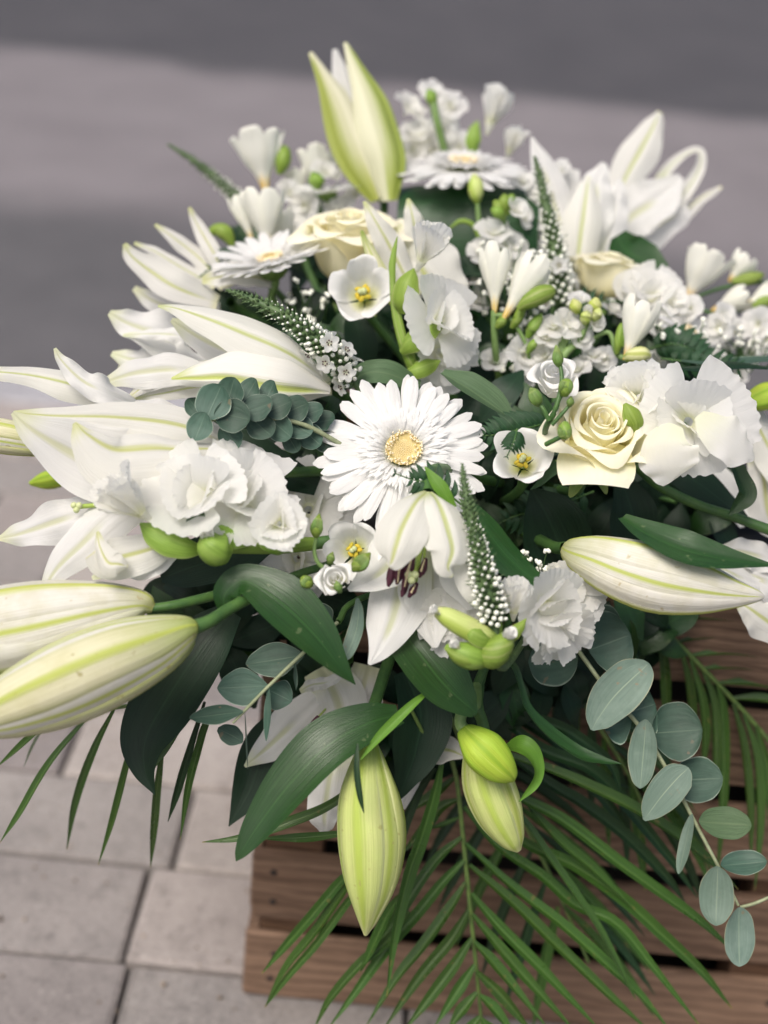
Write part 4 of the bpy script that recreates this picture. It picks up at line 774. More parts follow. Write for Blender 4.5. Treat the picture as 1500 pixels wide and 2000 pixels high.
bloom(T, (1082, 1190), .79, (.55, -.15, .8), 72, 'open'); bloom(T, (1100, 1245), .80, (.4, -.5, .75), 62, 'flat'); bloom(T, (1004, 1180), .78, (.0, .88, .45), 48, 'half'); bloom(T, (868, 1212), .80, (-.35, .1, .9), 56, 'open')
rib(T, 'bract', 'bract', [(985, 1262, -.6, 8), (1000, 1240, -1, 14), (1016, 1224, -.9, 10), (1028, 1208, -.7, 1)], .78, cup=-.5, n=(.1, .3, 1))
rib(T, 'bract', 'bract', [(966, 1262, -.6, 8), (968, 1240, -.8, 13), (975, 1220, -.7, 7), (978, 1206, -.6, 1)], .78, cup=-.5, n=(0, .3, 1))
smallbud(T, [(966, 1248, -.8, 12), (940, 1240, -1.2, 22), (905, 1222, -1.5, 23), (872, 1204, -1.6, 19), (852, 1194, -1.6, 10)], .78, 'green_bud', sep=False)
rib(T, 'bract', 'bract', [(968, 1252, -1, 8), (945, 1246, -1.9, 20), (925, 1236, -2.1, 18), (912, 1228, -1.9, 2)], .78, cup=-.6, n=(0, .4, 1))
smallbud(T, [(950, 1292, -1, 12), (925, 1284, -1.5, 26), (895, 1274, -1.6, 22), (870, 1262, -1.5, 5)], .78, 'bract', sep=False)
rib(T, 'bract', 'bract', [(948, 1298, -1.2, 6), (925, 1293, -2.1, 15), (895, 1284, -2.2, 13), (868, 1266, -1.9, 2)], .78, cup=-.6, n=(0, -.2, 1))
smallbud(T, [(946, 1292, -1, 14), (962, 1280, -1.6, 28), (982, 1258, -1.8, 24), (992, 1242, -1.7, 14)], .78, 'bract', sep=False)
bloom(T, (990, 1244), .758, (.35, .75, .55), 20, 'half', 'lisi', name='bud'); bloom(T, (893, 1262), .758, (-.6, .7, .4), 15, 'half', 'lisi', name='bud'); bloom(T, (852, 1194), .758, (-.7, .55, .4), 15, 'half', 'lisi', name='bud')
T = glad('white ruffled bloom low in shade between the left gladiolus and the nodding lily', (600, 1040), .87)
add_stem(T, at(600, 1050, .89), D(.2, -.2, -.9), .004)
bloom(T, (600, 985), .87, (.0, .3, .95), 78, 'flat'); bloom(T, (575, 1095), .865, (-.1, -.1, 1), 66, 'flat')
T = glad('white ruffled bloom tucked in shade right of the frilly bloom below the large white bud', (1130, 1150), .83)
add_stem(T, at(1130, 1150, .85), D(-.3, .2, -.9), .003); bloom(T, (1125, 1150), .83, (.3, .3, .9), 55, 'flat'); bloom(T, (1078, 1122), .83, (0, .6, .7), 24, 'half')
T = glad('tall white gladiolus bloom with green base at the top, right of the white stock', (950, 290), 1.12)
bloom(T, (962, 222), 1.12, (.25, .9, .25), 52, 'half'); rib(T, 'bract', 'bract', [(925, 300, 0, 8), (924, 275, -.5, 15), (928, 250, -.5, 10), (934, 236, -.4, 1)], 1.12, cup=-.4); bloom(T, (1000, 285), 1.12, (.3, .6, .5), 36, 'half'); add_stem(T, at(935, 300, 1.12), D(0, -1, 0), .004)
T = glad('white ruffled bloom at the right beyond the freesia, small and soft', (1280, 600), 1.0)
bloom(T, (1275, 570), 1.0, (.1, .5, .8), 50, 'open'); bloom(T, (1305, 610), 1.01, (.3, .3, .8), 40, 'flat'); add_stem(T, at(1280, 600, 1.01), D(-.2, -.8, -.4), .003)
# ------------------------------------------------------------------ lisianthus
def lis(label, p, d): return thing('lisianthus_sprig', label, 'lisianthus', at(p[0], p[1], d), 'white lisianthus sprigs')
T = lis('lisianthus with an open white cup and yellow centre above the gerbera', (710, 640), .93)
b, a = cupflower(T, (706, 562), .91, (-.08, .22, .97), 60, roll=.4); add_stem(T, b, -a, .003)
T = lis('lisianthus with a half open white cup beside the fern, left of the cream rose', (1020, 950), .84)
b, a = cupflower(T, (1022, 888), .82, (-.05, .42, .9), 56, roll=1.2, rip=.05); add_stem(T, b, -a, .003)
rib(T, 'sepal', 'leaf', [(1090, 905, -.5, 14), (1070, 925, -.3, 11), (1052, 945, -.2, 6), (1036, 956, 0, 1)], .83)
T = lis('lisianthus sprig with a folded white bloom and thin green buds over the cream rose', (1062, 845), .80)
rose('', (1082, 738), .815, (-.05, .55, .82), 42, n=11, mat='lisi', T=T, spread=.95)
tubepx(T, 'stem', 'stem', [(1094, 712, 0, 4), (1097, 745, -.3, 4.5), (1085, 800, -.5, 5.5), (1066, 836, .6, 6), (1064, 866, 3.5, 6)], .80, 6); add_stem(T, at(1064, 866, .835), D(-.2, -.6, -.7), .0022)
tubepx(T, 'stem', 'stem', [(1048, 785, -.2, 4), (1062, 800, -.4, 4.5), (1072, 822, -.3, 5)], .80, 6); tubepx(T, 'stem', 'stem', [(1105, 765, -.4, 4), (1092, 780, -.5, 4.5), (1082, 805, -.4, 5)], .80, 6)
tubepx(T, 'stem', 'stem', [(1102, 850, -.6, 5), (1082, 860, -.3, 5), (1066, 868, .2, 5)], .80, 6); tubepx(T, 'stem', 'stem', [(1112, 792, -.5, 3.5), (1098, 808, -.5, 4), (1078, 830, -.3, 4.5)], .80, 6)
smallbud(T, [(1092, 716, 0, 5), (1090, 704, -.1, 11), (1088, 690, -.1, 9), (1086, 674, 0, 1.5)], .80, 'sepal')
smallbud(T, [(1102, 772, -.6, 8), (1104, 760, -.8, 14), (1107, 748, -.8, 13), (1108, 742, -.7, 5)], .80, 'bract')
smallbud(T, [(1052, 792, -.2, 5), (1048, 782, -.4, 13), (1042, 768, -.4, 12), (1036, 758, -.2, 2)], .80, 'sepal')
smallbud(T, [(1104, 828, -.9, 8), (1103, 838, -1.2, 14), (1103, 850, -1.2, 13), (1103, 856, -1.1, 5)], .80, 'bract')
smallbud(T, [(1112, 794, -.6, 4), (1114, 785, -.7, 8), (1116, 774, -.6, 1.5)], .80, 'sepal')
T = lis('lisianthus sprig with small round buds and an open cup left of the nodding lily', (640, 1105), .79)
b, a = cupflower(T, (688, 1072), .80, (-.12, .12, .97), 52, roll=.9, rip=.05); add_stem(T, b, -a, .003)
rose('', (656, 1132), .775, (-.1, .25, .95), 30, n=10, mat='lisi', T=T)
tubepx(T, 'stem', 'stem_pale', [(618, 1046, 0, 4), (614, 1075, 0, 4), (622, 1100, .1, 4.5), (645, 1112, .4, 4.5), (700, 1110, 2, 4.5)], .785, 6)
tubepx(T, 'stem', 'stem_pale', [(604, 1140, 0, 4), (622, 1132, .1, 4.5), (650, 1118, .3, 4.5)], .785, 6)
smallbud(T, [(617, 1048, 0, 6), (618, 1034, -.2, 13), (621, 1018, -.2, 9), (624, 1004, 0, 1.5)], .785, 'bract')
smallbud(T, [(606, 1144, 0, 7), (600, 1138, -.2, 13), (594, 1132, -.2, 11), (589, 1128, -.1, 4)], .785, 'bract')
smallbud(T, [(690, 1112, -.6, 7), (702, 1102, -.9, 16), (712, 1092, -.9, 13), (723, 1080, -.7, 2)], .785, 'bract')
smallbud(T, [(644, 1100, -.2, 5), (646, 1090, -.4, 9), (650, 1078, -.3, 1.5)], .785, 'sepal')
smallbud(T, [(664, 1156, -1, 5), (660, 1146, -1.2, 9), (657, 1134, -1.1, 1.5)], .775, 'sepal')
# ------------------------------------------------------------------ freesias
def fre(label, p, d): return thing('freesia_stem', label, 'freesia', at(p[0], p[1], d), 'white freesia stems')
T = fre('freesia stem with two cream goblets and green buds right of the upright gladiolus', (985, 700), .95)
freesia(T, (966, 608), (969, 478), .935, 33); freesia(T, (985, 620), (1056, 503), .93, 36)
smallbud(T, [(1012, 604, -.8, 6), (1030, 590, -1, 15), (1056, 576, -1, 19), (1076, 568, -.9, 13), (1082, 565, -.8, 4)], .93, 'bract', sep=False)
tubepx(T, 'stem', 'stem_pale', [(964, 606, 0, 6), (965, 640, .2, 7), (968, 690, 1, 7), (975, 740, 3, 7)], .935, 6); add_stem(T, at(975, 740, .965), D(0, -.9, -.4), .003)
tubepx(T, 'stem', 'stem_pale', [(966, 616, 0, 5), (990, 618, 0, 6), (1010, 640, 0, 5), (1030, 680, .2, 4), (1036, 730, 1, 4)], .935, 6)
for q in ([(1000, 640, 0, 5), (1010, 625, -.3, 10), (1020, 600, -.3, 9), (1024, 590, -.2, 2)], [(1030, 660, 0, 5), (1040, 640, -.3, 12), (1052, 622, -.3, 9), (1058, 612, -.2, 2)], [(1030, 690, 0, 4), (1040, 674, -.3, 9), (1050, 660, -.3, 2)], [(970, 640, -.2, 5), (980, 628, -.4, 10), (988, 614, -.3, 2)]): smallbud(T, q, .935, 'bract', sep=False)
T = fre('freesia stem with one long white trumpet right of the stock, buds beside it', (1222, 720), .93)
freesia(T, (1222, 700), (1262, 582), .92, 36)
smallbud(T, [(1222, 700, -.5, 8), (1236, 694, -.8, 14), (1256, 692, -.8, 15), (1270, 696, -.7, 5)], .92, 'green_bud', sep=False)
for q in ([(1205, 690, 0, 5), (1208, 668, -.3, 9), (1214, 640, -.3, 8), (1218, 630, -.2, 2)], [(1216, 676, -.3, 5), (1222, 655, -.6, 10), (1232, 636, -.6, 9), (1238, 626, -.5, 3)]): smallbud(T, q, .93, 'bract', sep=False)
tubepx(T, 'stem', 'stem_pale', [(1224, 702, 0, 6), (1205, 690, .3, 6), (1190, 650, .4, 5), (1160, 660, .6, 4)], .93, 6); add_stem(T, at(1215, 715, .935), D(0, -.9, -.4), .003)
T = fre('freesia at the back left with two pale goblets on yellow bases', (515, 490), 1.03)
freesia(T, (524, 486), (512, 370), 1.03, 42, 1.1); freesia(T, (492, 470), (464, 380), 1.04, 22); smallbud(T, [(455, 480, .5, 6), (440, 455, .4, 16), (420, 450, .4, 12), (408, 462, .4, 3)], 1.03, 'bract', sep=False); freesia(T, (560, 500), (545, 410), 1.05, 26); add_stem(T, at(520, 492, 1.03), D(.2, -.9, 0), .003)
T = fre('blurred freesia bloom highest at the back left against the road', (520, 380), 1.1)
freesia(T, (518, 368), (500, 258), 1.1, 46, 1.25); smallbud(T, [(545, 340, 0, 6), (552, 318, -.2, 15), (556, 296, -.2, 12), (552, 285, 0, 3)], 1.1, 'bract', sep=False); add_stem(T, at(520, 372, 1.1), D(.2, -.9, 0), .003)
T = fre('soft white freesia between the standing lily and the back left freesia', (625, 390), 1.12)
freesia(T, (618, 370), (622, 292), 1.12, 38, 1.2); freesia(T, (585, 390), (575, 330), 1.12, 22, 1.1); smallbud(T, [(620, 372, -.8, 5), (618, 352, -1, 17), (612, 336, -1, 6)], 1.1, 'bract', sep=False); add_stem(T, at(620, 374, 1.12), D(.2, -.9, 0), .003)
T = fre('freesia spray arching at the right edge with a white goblet and orange based buds', (1340, 580), 1.06)
freesia(T, (1342, 585), (1390, 492), 1.06, 42, 1.2); freesia(T, (1425, 548), (1462, 500), 1.06, 26); freesia(T, (1392, 606), (1462, 575), 1.05, 26); freesia(T, (1455, 596), (1520, 570), 1.05, 26)
smallbud(T, [(1430, 550, -.3, 5), (1455, 546, -.5, 12), (1480, 540, -.5, 10), (1492, 535, -.4, 2)], 1.06, 'bract', sep=False); smallbud(T, [(1470, 600, -.3, 5), (1490, 590, -.5, 12), (1515, 580, -.5, 10)], 1.05, 'bract', sep=False)
tubepx(T, 'stem', 'stem', [(1340, 590, .3, 4), (1380, 572, .2, 4), (1430, 558, .2, 4), (1500, 550, .2, 4)], 1.06, 6); tubepx(T, 'stem', 'stem', [(1350, 600, .3, 4), (1400, 612, .2, 4), (1450, 605, .2, 4), (1510, 590, .2, 4)], 1.05, 6); add_stem(T, at(1340, 590, 1.063), D(-.6, -.6, -.2), .003)
# ------------------------------------------------------------------ stock, baby's breath
def stk(label, p, d): return thing('stock_stem', label, 'stock flower', at(p[0], p[1], d), 'white stock stems')
T = stk('white stock with tight green buds on top, in front of the rolled leaf', (960, 620), 1.0)
stock(T, [(965, 445, 34, 0), (1000, 470, 36, .6), (942, 485, 32, .5), (930, 530, 30, 1), (1010, 515, 34, 1), (935, 580, 30, 1.5), (960, 540, 30, 1.5), (990, 560, 28, 2)], 1.0)
bloom(T, (1008, 408), .995, (.3, .3, .9), 22, 'rosette', name='floret')
for q in ([(985, 420, 0, 5), (975, 405, -.3, 13), (965, 392, -.3, 4)], [(985, 420, 0, 5), (985, 395, -.5, 12), (986, 380, -.4, 4)], [(988, 420, 0, 5), (997, 392, -.3, 11), (1001, 380, -.3, 4)], [(985, 425, 0, 5), (972, 415, -.6, 12), (960, 408, -.5, 4)]): smallbud(T, q, 1.0, 'bract', sep=False)
tubepx(T, 'stem', 'stem_pale', [(986, 410, .2, 6), (978, 460, .6, 7), (966, 540, 2, 7)], 1.0, 6); add_stem(T, at(966, 540, 1.02), D(0, -.9, -.2), .003)
T = stk('white stock with clustered florets and round buds left of the long freesia trumpet', (1095, 730), .93)
stock(T, [(1080, 632, 30, 0), (1112, 628, 32, -.2), (1068, 655, 26, .2), (1140, 655, 26, .2), (1030, 690, 38, .6), (1060, 690, 30, .6), (1020, 770, 34, 1.2), (1005, 800, 28, 1.6), (1125, 715, 28, .8)], .93)
bloom(T, (1130, 588), .935, (-.1, .7, .6), 22, 'rosette', name='floret'); bloom(T, (1146, 612), .925, (.1, .6, .8), 15, 'half', name='bud'); bloom(T, (1160, 628), .93, (.5, .3, .8), 22, 'rosette', name='floret')
for q in ([(1160, 605, 0, 6), (1162, 595, -.2, 14), (1165, 582, -.2, 5)], [(1158, 625, -.2, 5), (1166, 614, -.5, 11), (1171, 603, -.4, 4)], [(1128, 612, -.2, 5), (1124, 598, -.4, 13), (1120, 585, -.2, 4)], [(1142, 632, -.2, 5), (1144, 620, -.6, 12), (1148, 606, -.4, 4)]): smallbud(T, q, .93, 'green_bud', sep=False)
for q in ((1080, 640), (1112, 640), (1098, 650)): tubepx(T, 'stem', 'stem_pale', [(q[0], q[1], 1.2, 4), (q[0] * .5 + 1098 * .5, 665, 1.0, 6), (1098, 700, 1.0, 7)], .925, 6)
tubepx(T, 'stem', 'stem_pale', [(1150, 625, .3, 5), (1130, 665, .3, 7), (1098, 700, .2, 8), (1085, 760, 1.5, 7)], .93, 6); add_stem(T, at(1085, 760, .945), D(0, -.9, -.3), .003)
T = stk('tall white stock at the very back behind the flat gerbera', (860, 300), 1.13)
stock(T, [(805, 205, 34, 0), (845, 175, 26, 0), (880, 200, 32, 0), (815, 250, 40, 0), (870, 250, 42, -.3), (800, 290, 36, 0), (850, 290, 36, .3), (895, 285, 30, .3)], 1.13)
tubepx(T, 'stem', 'stem_pale', [(845, 180, -2, 7), (850, 220, -2.4, 8), (866, 285, -1.5, 8), (880, 330, 0, 7)], 1.13, 6); smallbud(T, [(848, 210, -2, 6), (842, 190, -2.4, 12), (838, 176, -2.2, 4)], 1.13, 'bract', sep=False); add_stem(T, at(880, 330, 1.13), D(0, -.9, 0), .003)
T = stk('white stock at the back left edge of the group, half hidden by the cream rose', (600, 430), 1.08)
stock(T, [(590, 400, 34, 0), (570, 370, 30, .5), (640, 330, 28, 1), (660, 400, 30, .5), (600, 445, 30, 0), (690, 375, 24, 1), (560, 440, 30, 0)], 1.08); add_stem(T, at(600, 450, 1.08), D(0, -.9, 0), .003)
T = stk('white stock at the right edge, blurred below the freesia spray', (1460, 660), 1.02)
stock(T, [(1440, 640, 26, 0), (1480, 630, 30, 0), (1410, 690, 26, .5), (1465, 690, 26, .6), (1500, 660, 28, 0), (1440, 730, 24, 0)], 1.02); add_stem(T, at(1450, 680, 1.03), D(-.5, -.7, -.2), .003)
def breath(label, box, d, n):
    T = thing('babys_breath_sprig', label, "baby's breath", at((box[0] + box[2]) / 2, box[3], d), "baby's breath sprigs"); s = MB(); f = MB(); u = RNG.uniform; b0 = at((box[0] + box[2]) / 2, box[3] + 30, d + .03)
    for i in range(n):
        p = at(u(box[0], box[2]), u(box[1], box[3]), d + u(-.02, .03)); m = (p + b0) / 2 + u(-.006, .006, 3); s.tube([p, m, b0], .0004, 4, 5)
        for k in range(5): f.ball(p + u(-.0012, .0012, 3), .0014 * u(.8, 1.3), u(-1, 1, 3), .8, 5, 6)
    part(T, 'stem', s, 'stem', 'stuff'); part(T, 'blossom', f, 'wbud', 'stuff')
breath("airy baby's breath dots between the freesia goblets and the stock", (975, 600, 1070, 730), .965, 40)
breath("airy baby's breath dots behind the fern at the right", (1270, 620, 1380, 700), .975, 34)
breath("airy baby's breath dots at the right edge under the freesia spray", (1400, 640, 1510, 700), 1.0, 30)
breath("airy baby's breath specks beside the large leaf above the frilly bloom", (1010, 1075, 1075, 1125), .84, 16)
# ------------------------------------------------------------------ spikes
spike('slender upright green and white spike in front of the nodding lily, right side', [(903, 905, 0, 5), (906, 940, -.2, 12), (914, 985, -.4, 18), (926, 1040, -.4, 22), (940, 1100, -.3, 27), (954, 1160, 0, 30), (966, 1215, .6, 27)], .765, 250, .42)
spike('green and white spike lying across the half open trumpet lily, florets opening', [(442, 566, 0, 6), (480, 580, -.4, 13), (540, 608, -.8, 22), (600, 650, -.8, 27), (645, 690, -.4, 30), (690, 745, .8, 26)], .865, 235, .36, 9)
spike('tall dark spike with white dots standing at the right of the rolled leaf', [(1044, 305, 0, 6), (1054, 345, 0, 13), (1066, 400, 0, 18), (1080, 460, 0, 23), (1090, 530, 0, 27), (1092, 600, .4, 26)], 1.0, 200, .25, 3)
spike('blurred thin green spike sticking out at upper left over the road', [(328, 282, 0, 5), (365, 305, 0, 10), (405, 335, 0, 14), (445, 370, 0, 17), (490, 410, 0, 16)], 1.1, 160, .5)
# ------------------------------------------------------------------ eucalyptus
T = sprout('eucalyptus_sprig', 'eucalyptus stem of overlapping round grey green leaves left of the gerbera', 'eucalyptus', (660, 880), .83, 'eucalyptus sprigs')
tubepx(T, 'stem', 'twig', [(396, 822, -.6, 4), (460, 815, .3, 4), (540, 818, .7, 4.5), (600, 832, 1.2, 5), (670, 870, 2, 5)], .81, 6); add_stem(T, at(670, 870, .83), D(.5, -.3, -.8), .002)
for cx, cy, r_, ax_, ay_, dz, n in [(391, 833, 29, .35, -.9, -1.3, (-.3, .1, 1)), (417, 786, 36, -.4, .9, -1.1, (.25, .3, 1)), (449, 768, 31, -.3, .95, -.5, (-.15, .5, 1)), (453, 812, 35, -.95, -.2, -1.0, (.1, 0, 1)), (450, 852, 27, -.6, -.8, -.2, (.1, -.2, 1)), (382, 795, 22, .6, .7, -.4, (-.5, .3, 1)), (487, 764, 26, -.5, .85, .3, (.3, .6, 1)), (502, 797, 31, -.95, .3, -.4, (.05, .35, 1)), (508, 832, 29, -.7, -.6, 0, (.3, -.1, 1)),
    (526, 766, 23, -.4, .9, .8, (-.1, .8, 1)), (543, 795, 28, -.9, .4, .2, (.3, .4, 1)), (545, 834, 30, -.7, -.6, .5, (.1, -.2, 1)), (577, 798, 26, -.9, .4, .8, (.5, .4, 1)), (584, 834, 27, -.8, -.5, 1.0, (.35, 0, 1)), (570, 864, 21, -.5, -.8, 1.5, (.1, -.3, 1)), (608, 806, 24, -.9, .3, 1.4, (.6, .4, 1)), (606, 852, 26, -.7, -.6, 1.6, (.4, -.2, 1)), (633, 822, 21, -.9, .2, 2.0, (.7, .3, 1)), (634, 862, 22, -.7, -.5, 2.2, (.5, -.1, 1))]:
    q = r_ / math.hypot(ax_, ay_); eucleaf(T, (cx + ax_ * q, cy + ay_ * q), (cx - ax_ * q * 1.04, cy - ay_ * q * 1.04), r_ * RNG.uniform(.9, 1.05), dz, .81, 'euc', n, .1)
T = sprout('eucalyptus_sprig', 'eucalyptus sprig trailing down over the crate at right, silvery round leaves', 'eucalyptus', (1100, 1250), .84, 'eucalyptus sprigs')
tubepx(T, 'stem', 'twig', [(1080, 1200, 1.5, 5), (1145, 1292, .2, 4.5), (1188, 1350, .2, 4.5), (1250, 1420, .4, 4.5), (1308, 1512, .5, 4.2), (1350, 1592, .6, 4), (1402, 1690, .8, 3.5), (1442, 1768, .9, 3)], .855, 6); tubepx(T, 'stem', 'twig', [(1446, 1772, .9, 3.5), (1475, 1764, .8, 3.5), (1512, 1748, .7, 3)], .855, 6); add_stem(T, at(1080, 1200, .87), D(-.3, .3, -.8), .002)
for a, b, w_, dz, m, n, c in [((1128, 1282), (1032, 1292), 56, .9, 'euc', (-.1, -.5, 1), .1), ((1150, 1270), (1232, 1240), 66, 1.3, 'euc', (.2, .2, 1), .1), ((1150, 1230), (1215, 1225), 50, 1.8, 'euc', (.2, .3, 1), .1),
    ((1235, 1395), (1170, 1400), 60, 1.2, 'euc', (-.2, .2, 1), .1), ((1232, 1390), (1280, 1375), 58, 1.1, 'euc', (.2, .3, 1), .1), ((1272, 1432), (1372, 1425), 58, .7, 'euc', (.15, .1, 1), .1), ((1312, 1525), (1412, 1520), 45, 1.0, 'euc', (.1, .2, 1), .1), ((1262, 1405), (1250, 1540), 29, -.2, 'euc_pale', (-.45, .2, 1), .12),
    ((1365, 1604), (1468, 1612), 33, .2, 'olive', (.0, .6, 1), .15), ((1352, 1590), (1325, 1707), 13, .2, 'euc_pale', (-.8, .2, .7), .2), ((1408, 1690), (1498, 1682), 26, .7, 'euc', (.1, .7, .8), .2), ((1402, 1692), (1398, 1808), 34, .2, 'euc_pale', (-.2, .1, 1), .1), ((1444, 1772), (1444, 1888), 34, .5, 'euc_pale', (.1, .1, 1), .1)]:
    eucleaf(T, a, b, w_, dz, .855, m, n, c)
for pts in ([(1156, 1426, -.9, 3), (1168, 1404, -1, 28), (1198, 1362, -1.1, 44), (1234, 1326, -1, 42), (1256, 1306, -.8, 27), (1264, 1298, -.75, 14), (1267, 1295, -.7, 2)], [(1258, 1602, -.4, 3), (1272, 1582, -.5, 22), (1298, 1548, -.6, 34), (1325, 1518, -.5, 31), (1337, 1507, -.45, 20), (1343, 1501, -.4, 9), (1345, 1499, -.4, 1)]):
    rib(T, 'leaf', 'euc_pale', pts, .855, n=(-.1, .3, 1), cup=.12, wav=.05, nv=13)
T = sprout('eucalyptus_sprig', 'eucalyptus sprig with thin pale twig and oval leaves at lower left', 'eucalyptus', (620, 1240), .81, 'eucalyptus sprigs')
tubepx(T, 'stem', 'twig', [(660, 1215, 1, 4), (600, 1268, .4, 4), (525, 1340, .1, 3.6), (478, 1388, 0, 3.2), (455, 1412, 0, 2.5)], .80, 6); add_stem(T, at(660, 1215, .81), D(.4, .4, -.8), .002)
for a, b, w_, dz, m, n, c in [((594, 1280), (480, 1297), 35, .8, 'euc', (-.1, .4, 1), .1), ((524, 1340), (424, 1344), 36, .3, 'euc', (-.1, .2, 1), .1), ((476, 1390), (370, 1402), 23, -.1, 'euc', (0, .6, .9), .15), ((526, 1340), (520, 1448), 13, 0, 'euc', (-.8, .1, .6), .2), ((478, 1386), (484, 1502), 5, -.2, 'euc_pale', (1, .1, .25), .1), ((575, 1290), (578, 1348), 10, .2, 'euc_pale', (.9, .1, .3), .1), ((600, 1270), (650, 1220), 40, 1.6, 'euc', (0, .2, 1), .1), ((640, 1240), (590, 1190), 42, 2.4, 'euc', (0, .2, 1), .1), ((520, 1345), (570, 1370), 30, 1.8, 'euc', (0, .2, 1), .1)]:
    eucleaf(T, a, b, w_, dz, .80, m, n, c, False)
rib(T, 'leaf', 'euc_pale', [(698, 1168, 0, 3), (700, 1195, -.2, 12), (694, 1235, -.3, 17), (678, 1275, -.3, 14), (662, 1292, -.2, 2)], .80, n=(-.5, .2, 1), cup=.2)
rib(T, 'leaf', 'euc', [(425, 1424, 2, 4), (436, 1428, 2, 15), (452, 1436, 2, 20), (466, 1444, 2, 14), (474, 1450, 2, 2)], .80)
# ------------------------------------------------------------------ single leaves
leaf('dark green lily leaf arching over and pointing down right, left of the nodding lily', .785, [(440, 1200, .2, 10), (440, 1160, .1, 26), (478, 1134, -.1, 34), (545, 1172, -.7, 54), (612, 1235, -.8, 46), (660, 1296, -.5, 23), (694, 1337, 0, 1)], n=(.3, .5, 1))
leaf('largest dark green lily leaf, sweeping down left across the crate top', .795, [(780, 1395, 1.6, 20), (720, 1412, .5, 40), (640, 1456, -.3, 53), (565, 1532, -.5, 50), (505, 1610, -.4, 33), (472, 1662, -.3, 14), (461, 1682, -.2, 1)], n=(-.25, .45, 1))
leaf('broad dark lily leaf below the nodding lily, stalk end at the small green bud', .80, [(932, 1392, .2, 5), (914, 1378, -.1, 26), (868, 1335, -.4, 54), (818, 1272, -.1, 54), (775, 1215, .8, 34), (760, 1190, 1.4, 8)], n=(.2, .5, 1))
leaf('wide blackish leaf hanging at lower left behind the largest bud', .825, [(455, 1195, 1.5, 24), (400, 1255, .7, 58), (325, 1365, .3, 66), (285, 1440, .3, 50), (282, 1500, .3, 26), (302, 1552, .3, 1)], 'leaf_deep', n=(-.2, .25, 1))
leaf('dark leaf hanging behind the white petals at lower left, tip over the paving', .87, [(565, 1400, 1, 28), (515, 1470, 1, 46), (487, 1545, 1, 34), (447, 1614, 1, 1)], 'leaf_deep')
leaf('green lily leaf with a pale underside rising behind the slender spike', .82, [(905, 975, .8, 14), (945, 1030, 0, 36), (992, 1090, -.2, 40), (1050, 1135, -.3, 20), (1114, 1151, -.1, 1)], n=(.5, .5, .9), cup=-.2)
leaf('dull olive leaf folded lengthwise, right of the gerbera top', .865, [(862, 728, .8, 10), (905, 752, 0, 34), (960, 788, -.1, 34), (995, 815, 0, 14), (1012, 836, .2, 1)], 'olive', n=(.2, .8, .7), fold=.3)
leaf('dull green leaf peeping above the gerbera, beside the spike', .885, [(680, 750, 1, 12), (715, 728, 0, 24), (760, 730, 0, 26), (820, 755, 1, 12)], 'olive')
leaf('dark pointed leaf lying over the large white bud at right', .80, [(1215, 1010, 2, 12), (1262, 1040, .8, 34), (1330, 1070, -.2, 44), (1400, 1088, -.4, 36), (1460, 1098, -.3, 18), (1520, 1106, 0, 1)], n=(.1, .8, .8))
leaf('narrow leaf curling in an S from the green buds to the right over the fronds', .82, [(962, 1288, .5, 12), (1000, 1300, 0, 13), (1016, 1340, -.1, 12), (1030, 1385, -.2, 16), (1070, 1432, -.3, 24), (1125, 1470, -.3, 20), (1170, 1484, -.2, 11), (1214, 1492, -.1, 1)], n=(.7, .6, .5), cup=.3)
leaf('broad leaf standing blurred at the back right under the lily loop', 1.04, [(1205, 460, 0, 18), (1225, 490, 0, 42), (1270, 512, 0, 36), (1305, 520, 0, 4)], n=(0, .4, 1))
leaf('little twisted leaf on the thick stem at the right edge', .86, [(1432, 890, .5, 12), (1446, 930, .2, 18), (1458, 965, 0, 20), (1440, 990, 0, 12), (1424, 1005, 0, 2)], n=(.3, .2, 1))
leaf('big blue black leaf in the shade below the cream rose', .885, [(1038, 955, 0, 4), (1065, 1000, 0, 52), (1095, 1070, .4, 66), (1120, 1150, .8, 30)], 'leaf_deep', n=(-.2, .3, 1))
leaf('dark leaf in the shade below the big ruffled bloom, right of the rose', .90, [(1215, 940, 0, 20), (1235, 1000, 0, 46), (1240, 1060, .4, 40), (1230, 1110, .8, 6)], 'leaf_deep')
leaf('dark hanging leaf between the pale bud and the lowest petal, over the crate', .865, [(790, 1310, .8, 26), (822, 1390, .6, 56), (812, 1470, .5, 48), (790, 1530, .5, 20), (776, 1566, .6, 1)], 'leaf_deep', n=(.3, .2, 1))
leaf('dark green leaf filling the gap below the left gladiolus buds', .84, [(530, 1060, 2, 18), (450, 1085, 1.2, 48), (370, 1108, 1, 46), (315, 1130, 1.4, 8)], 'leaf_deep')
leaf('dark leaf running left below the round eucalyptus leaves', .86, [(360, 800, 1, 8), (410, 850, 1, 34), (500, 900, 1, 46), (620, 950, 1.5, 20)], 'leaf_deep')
leaf('bright curled leaf hooking round the lime bud', .835, [(985, 1468, .8, 18), (1010, 1456, 0, 26), (1036, 1470, -.3, 24), (1050, 1502, -.3, 15), (1042, 1534, -.1, 9), (1014, 1566, .2, 1)], 'lime_leaf', n=(.5, .6, .7), cup=.3, group=None)
leaf('fresh green blade pointing down left above the hanging bud', .79, [(835, 1352, .6, 4), (795, 1385, 0, 9), (745, 1435, 0, 9), (704, 1484, 0, 1)], 'lime_leaf', group='thin green blades', name='grass_blade', cat='blade', fold=.3)
leaf('thin dark blade hanging in front of the pale green hanging bud', .775, [(698, 1452, 0, 2), (697, 1500, -.2, 6), (702, 1550, -.2, 6), (711, 1588, 0, .8)], 'palm_dark', group='thin green blades', name='grass_blade', cat='blade', fold=.3)
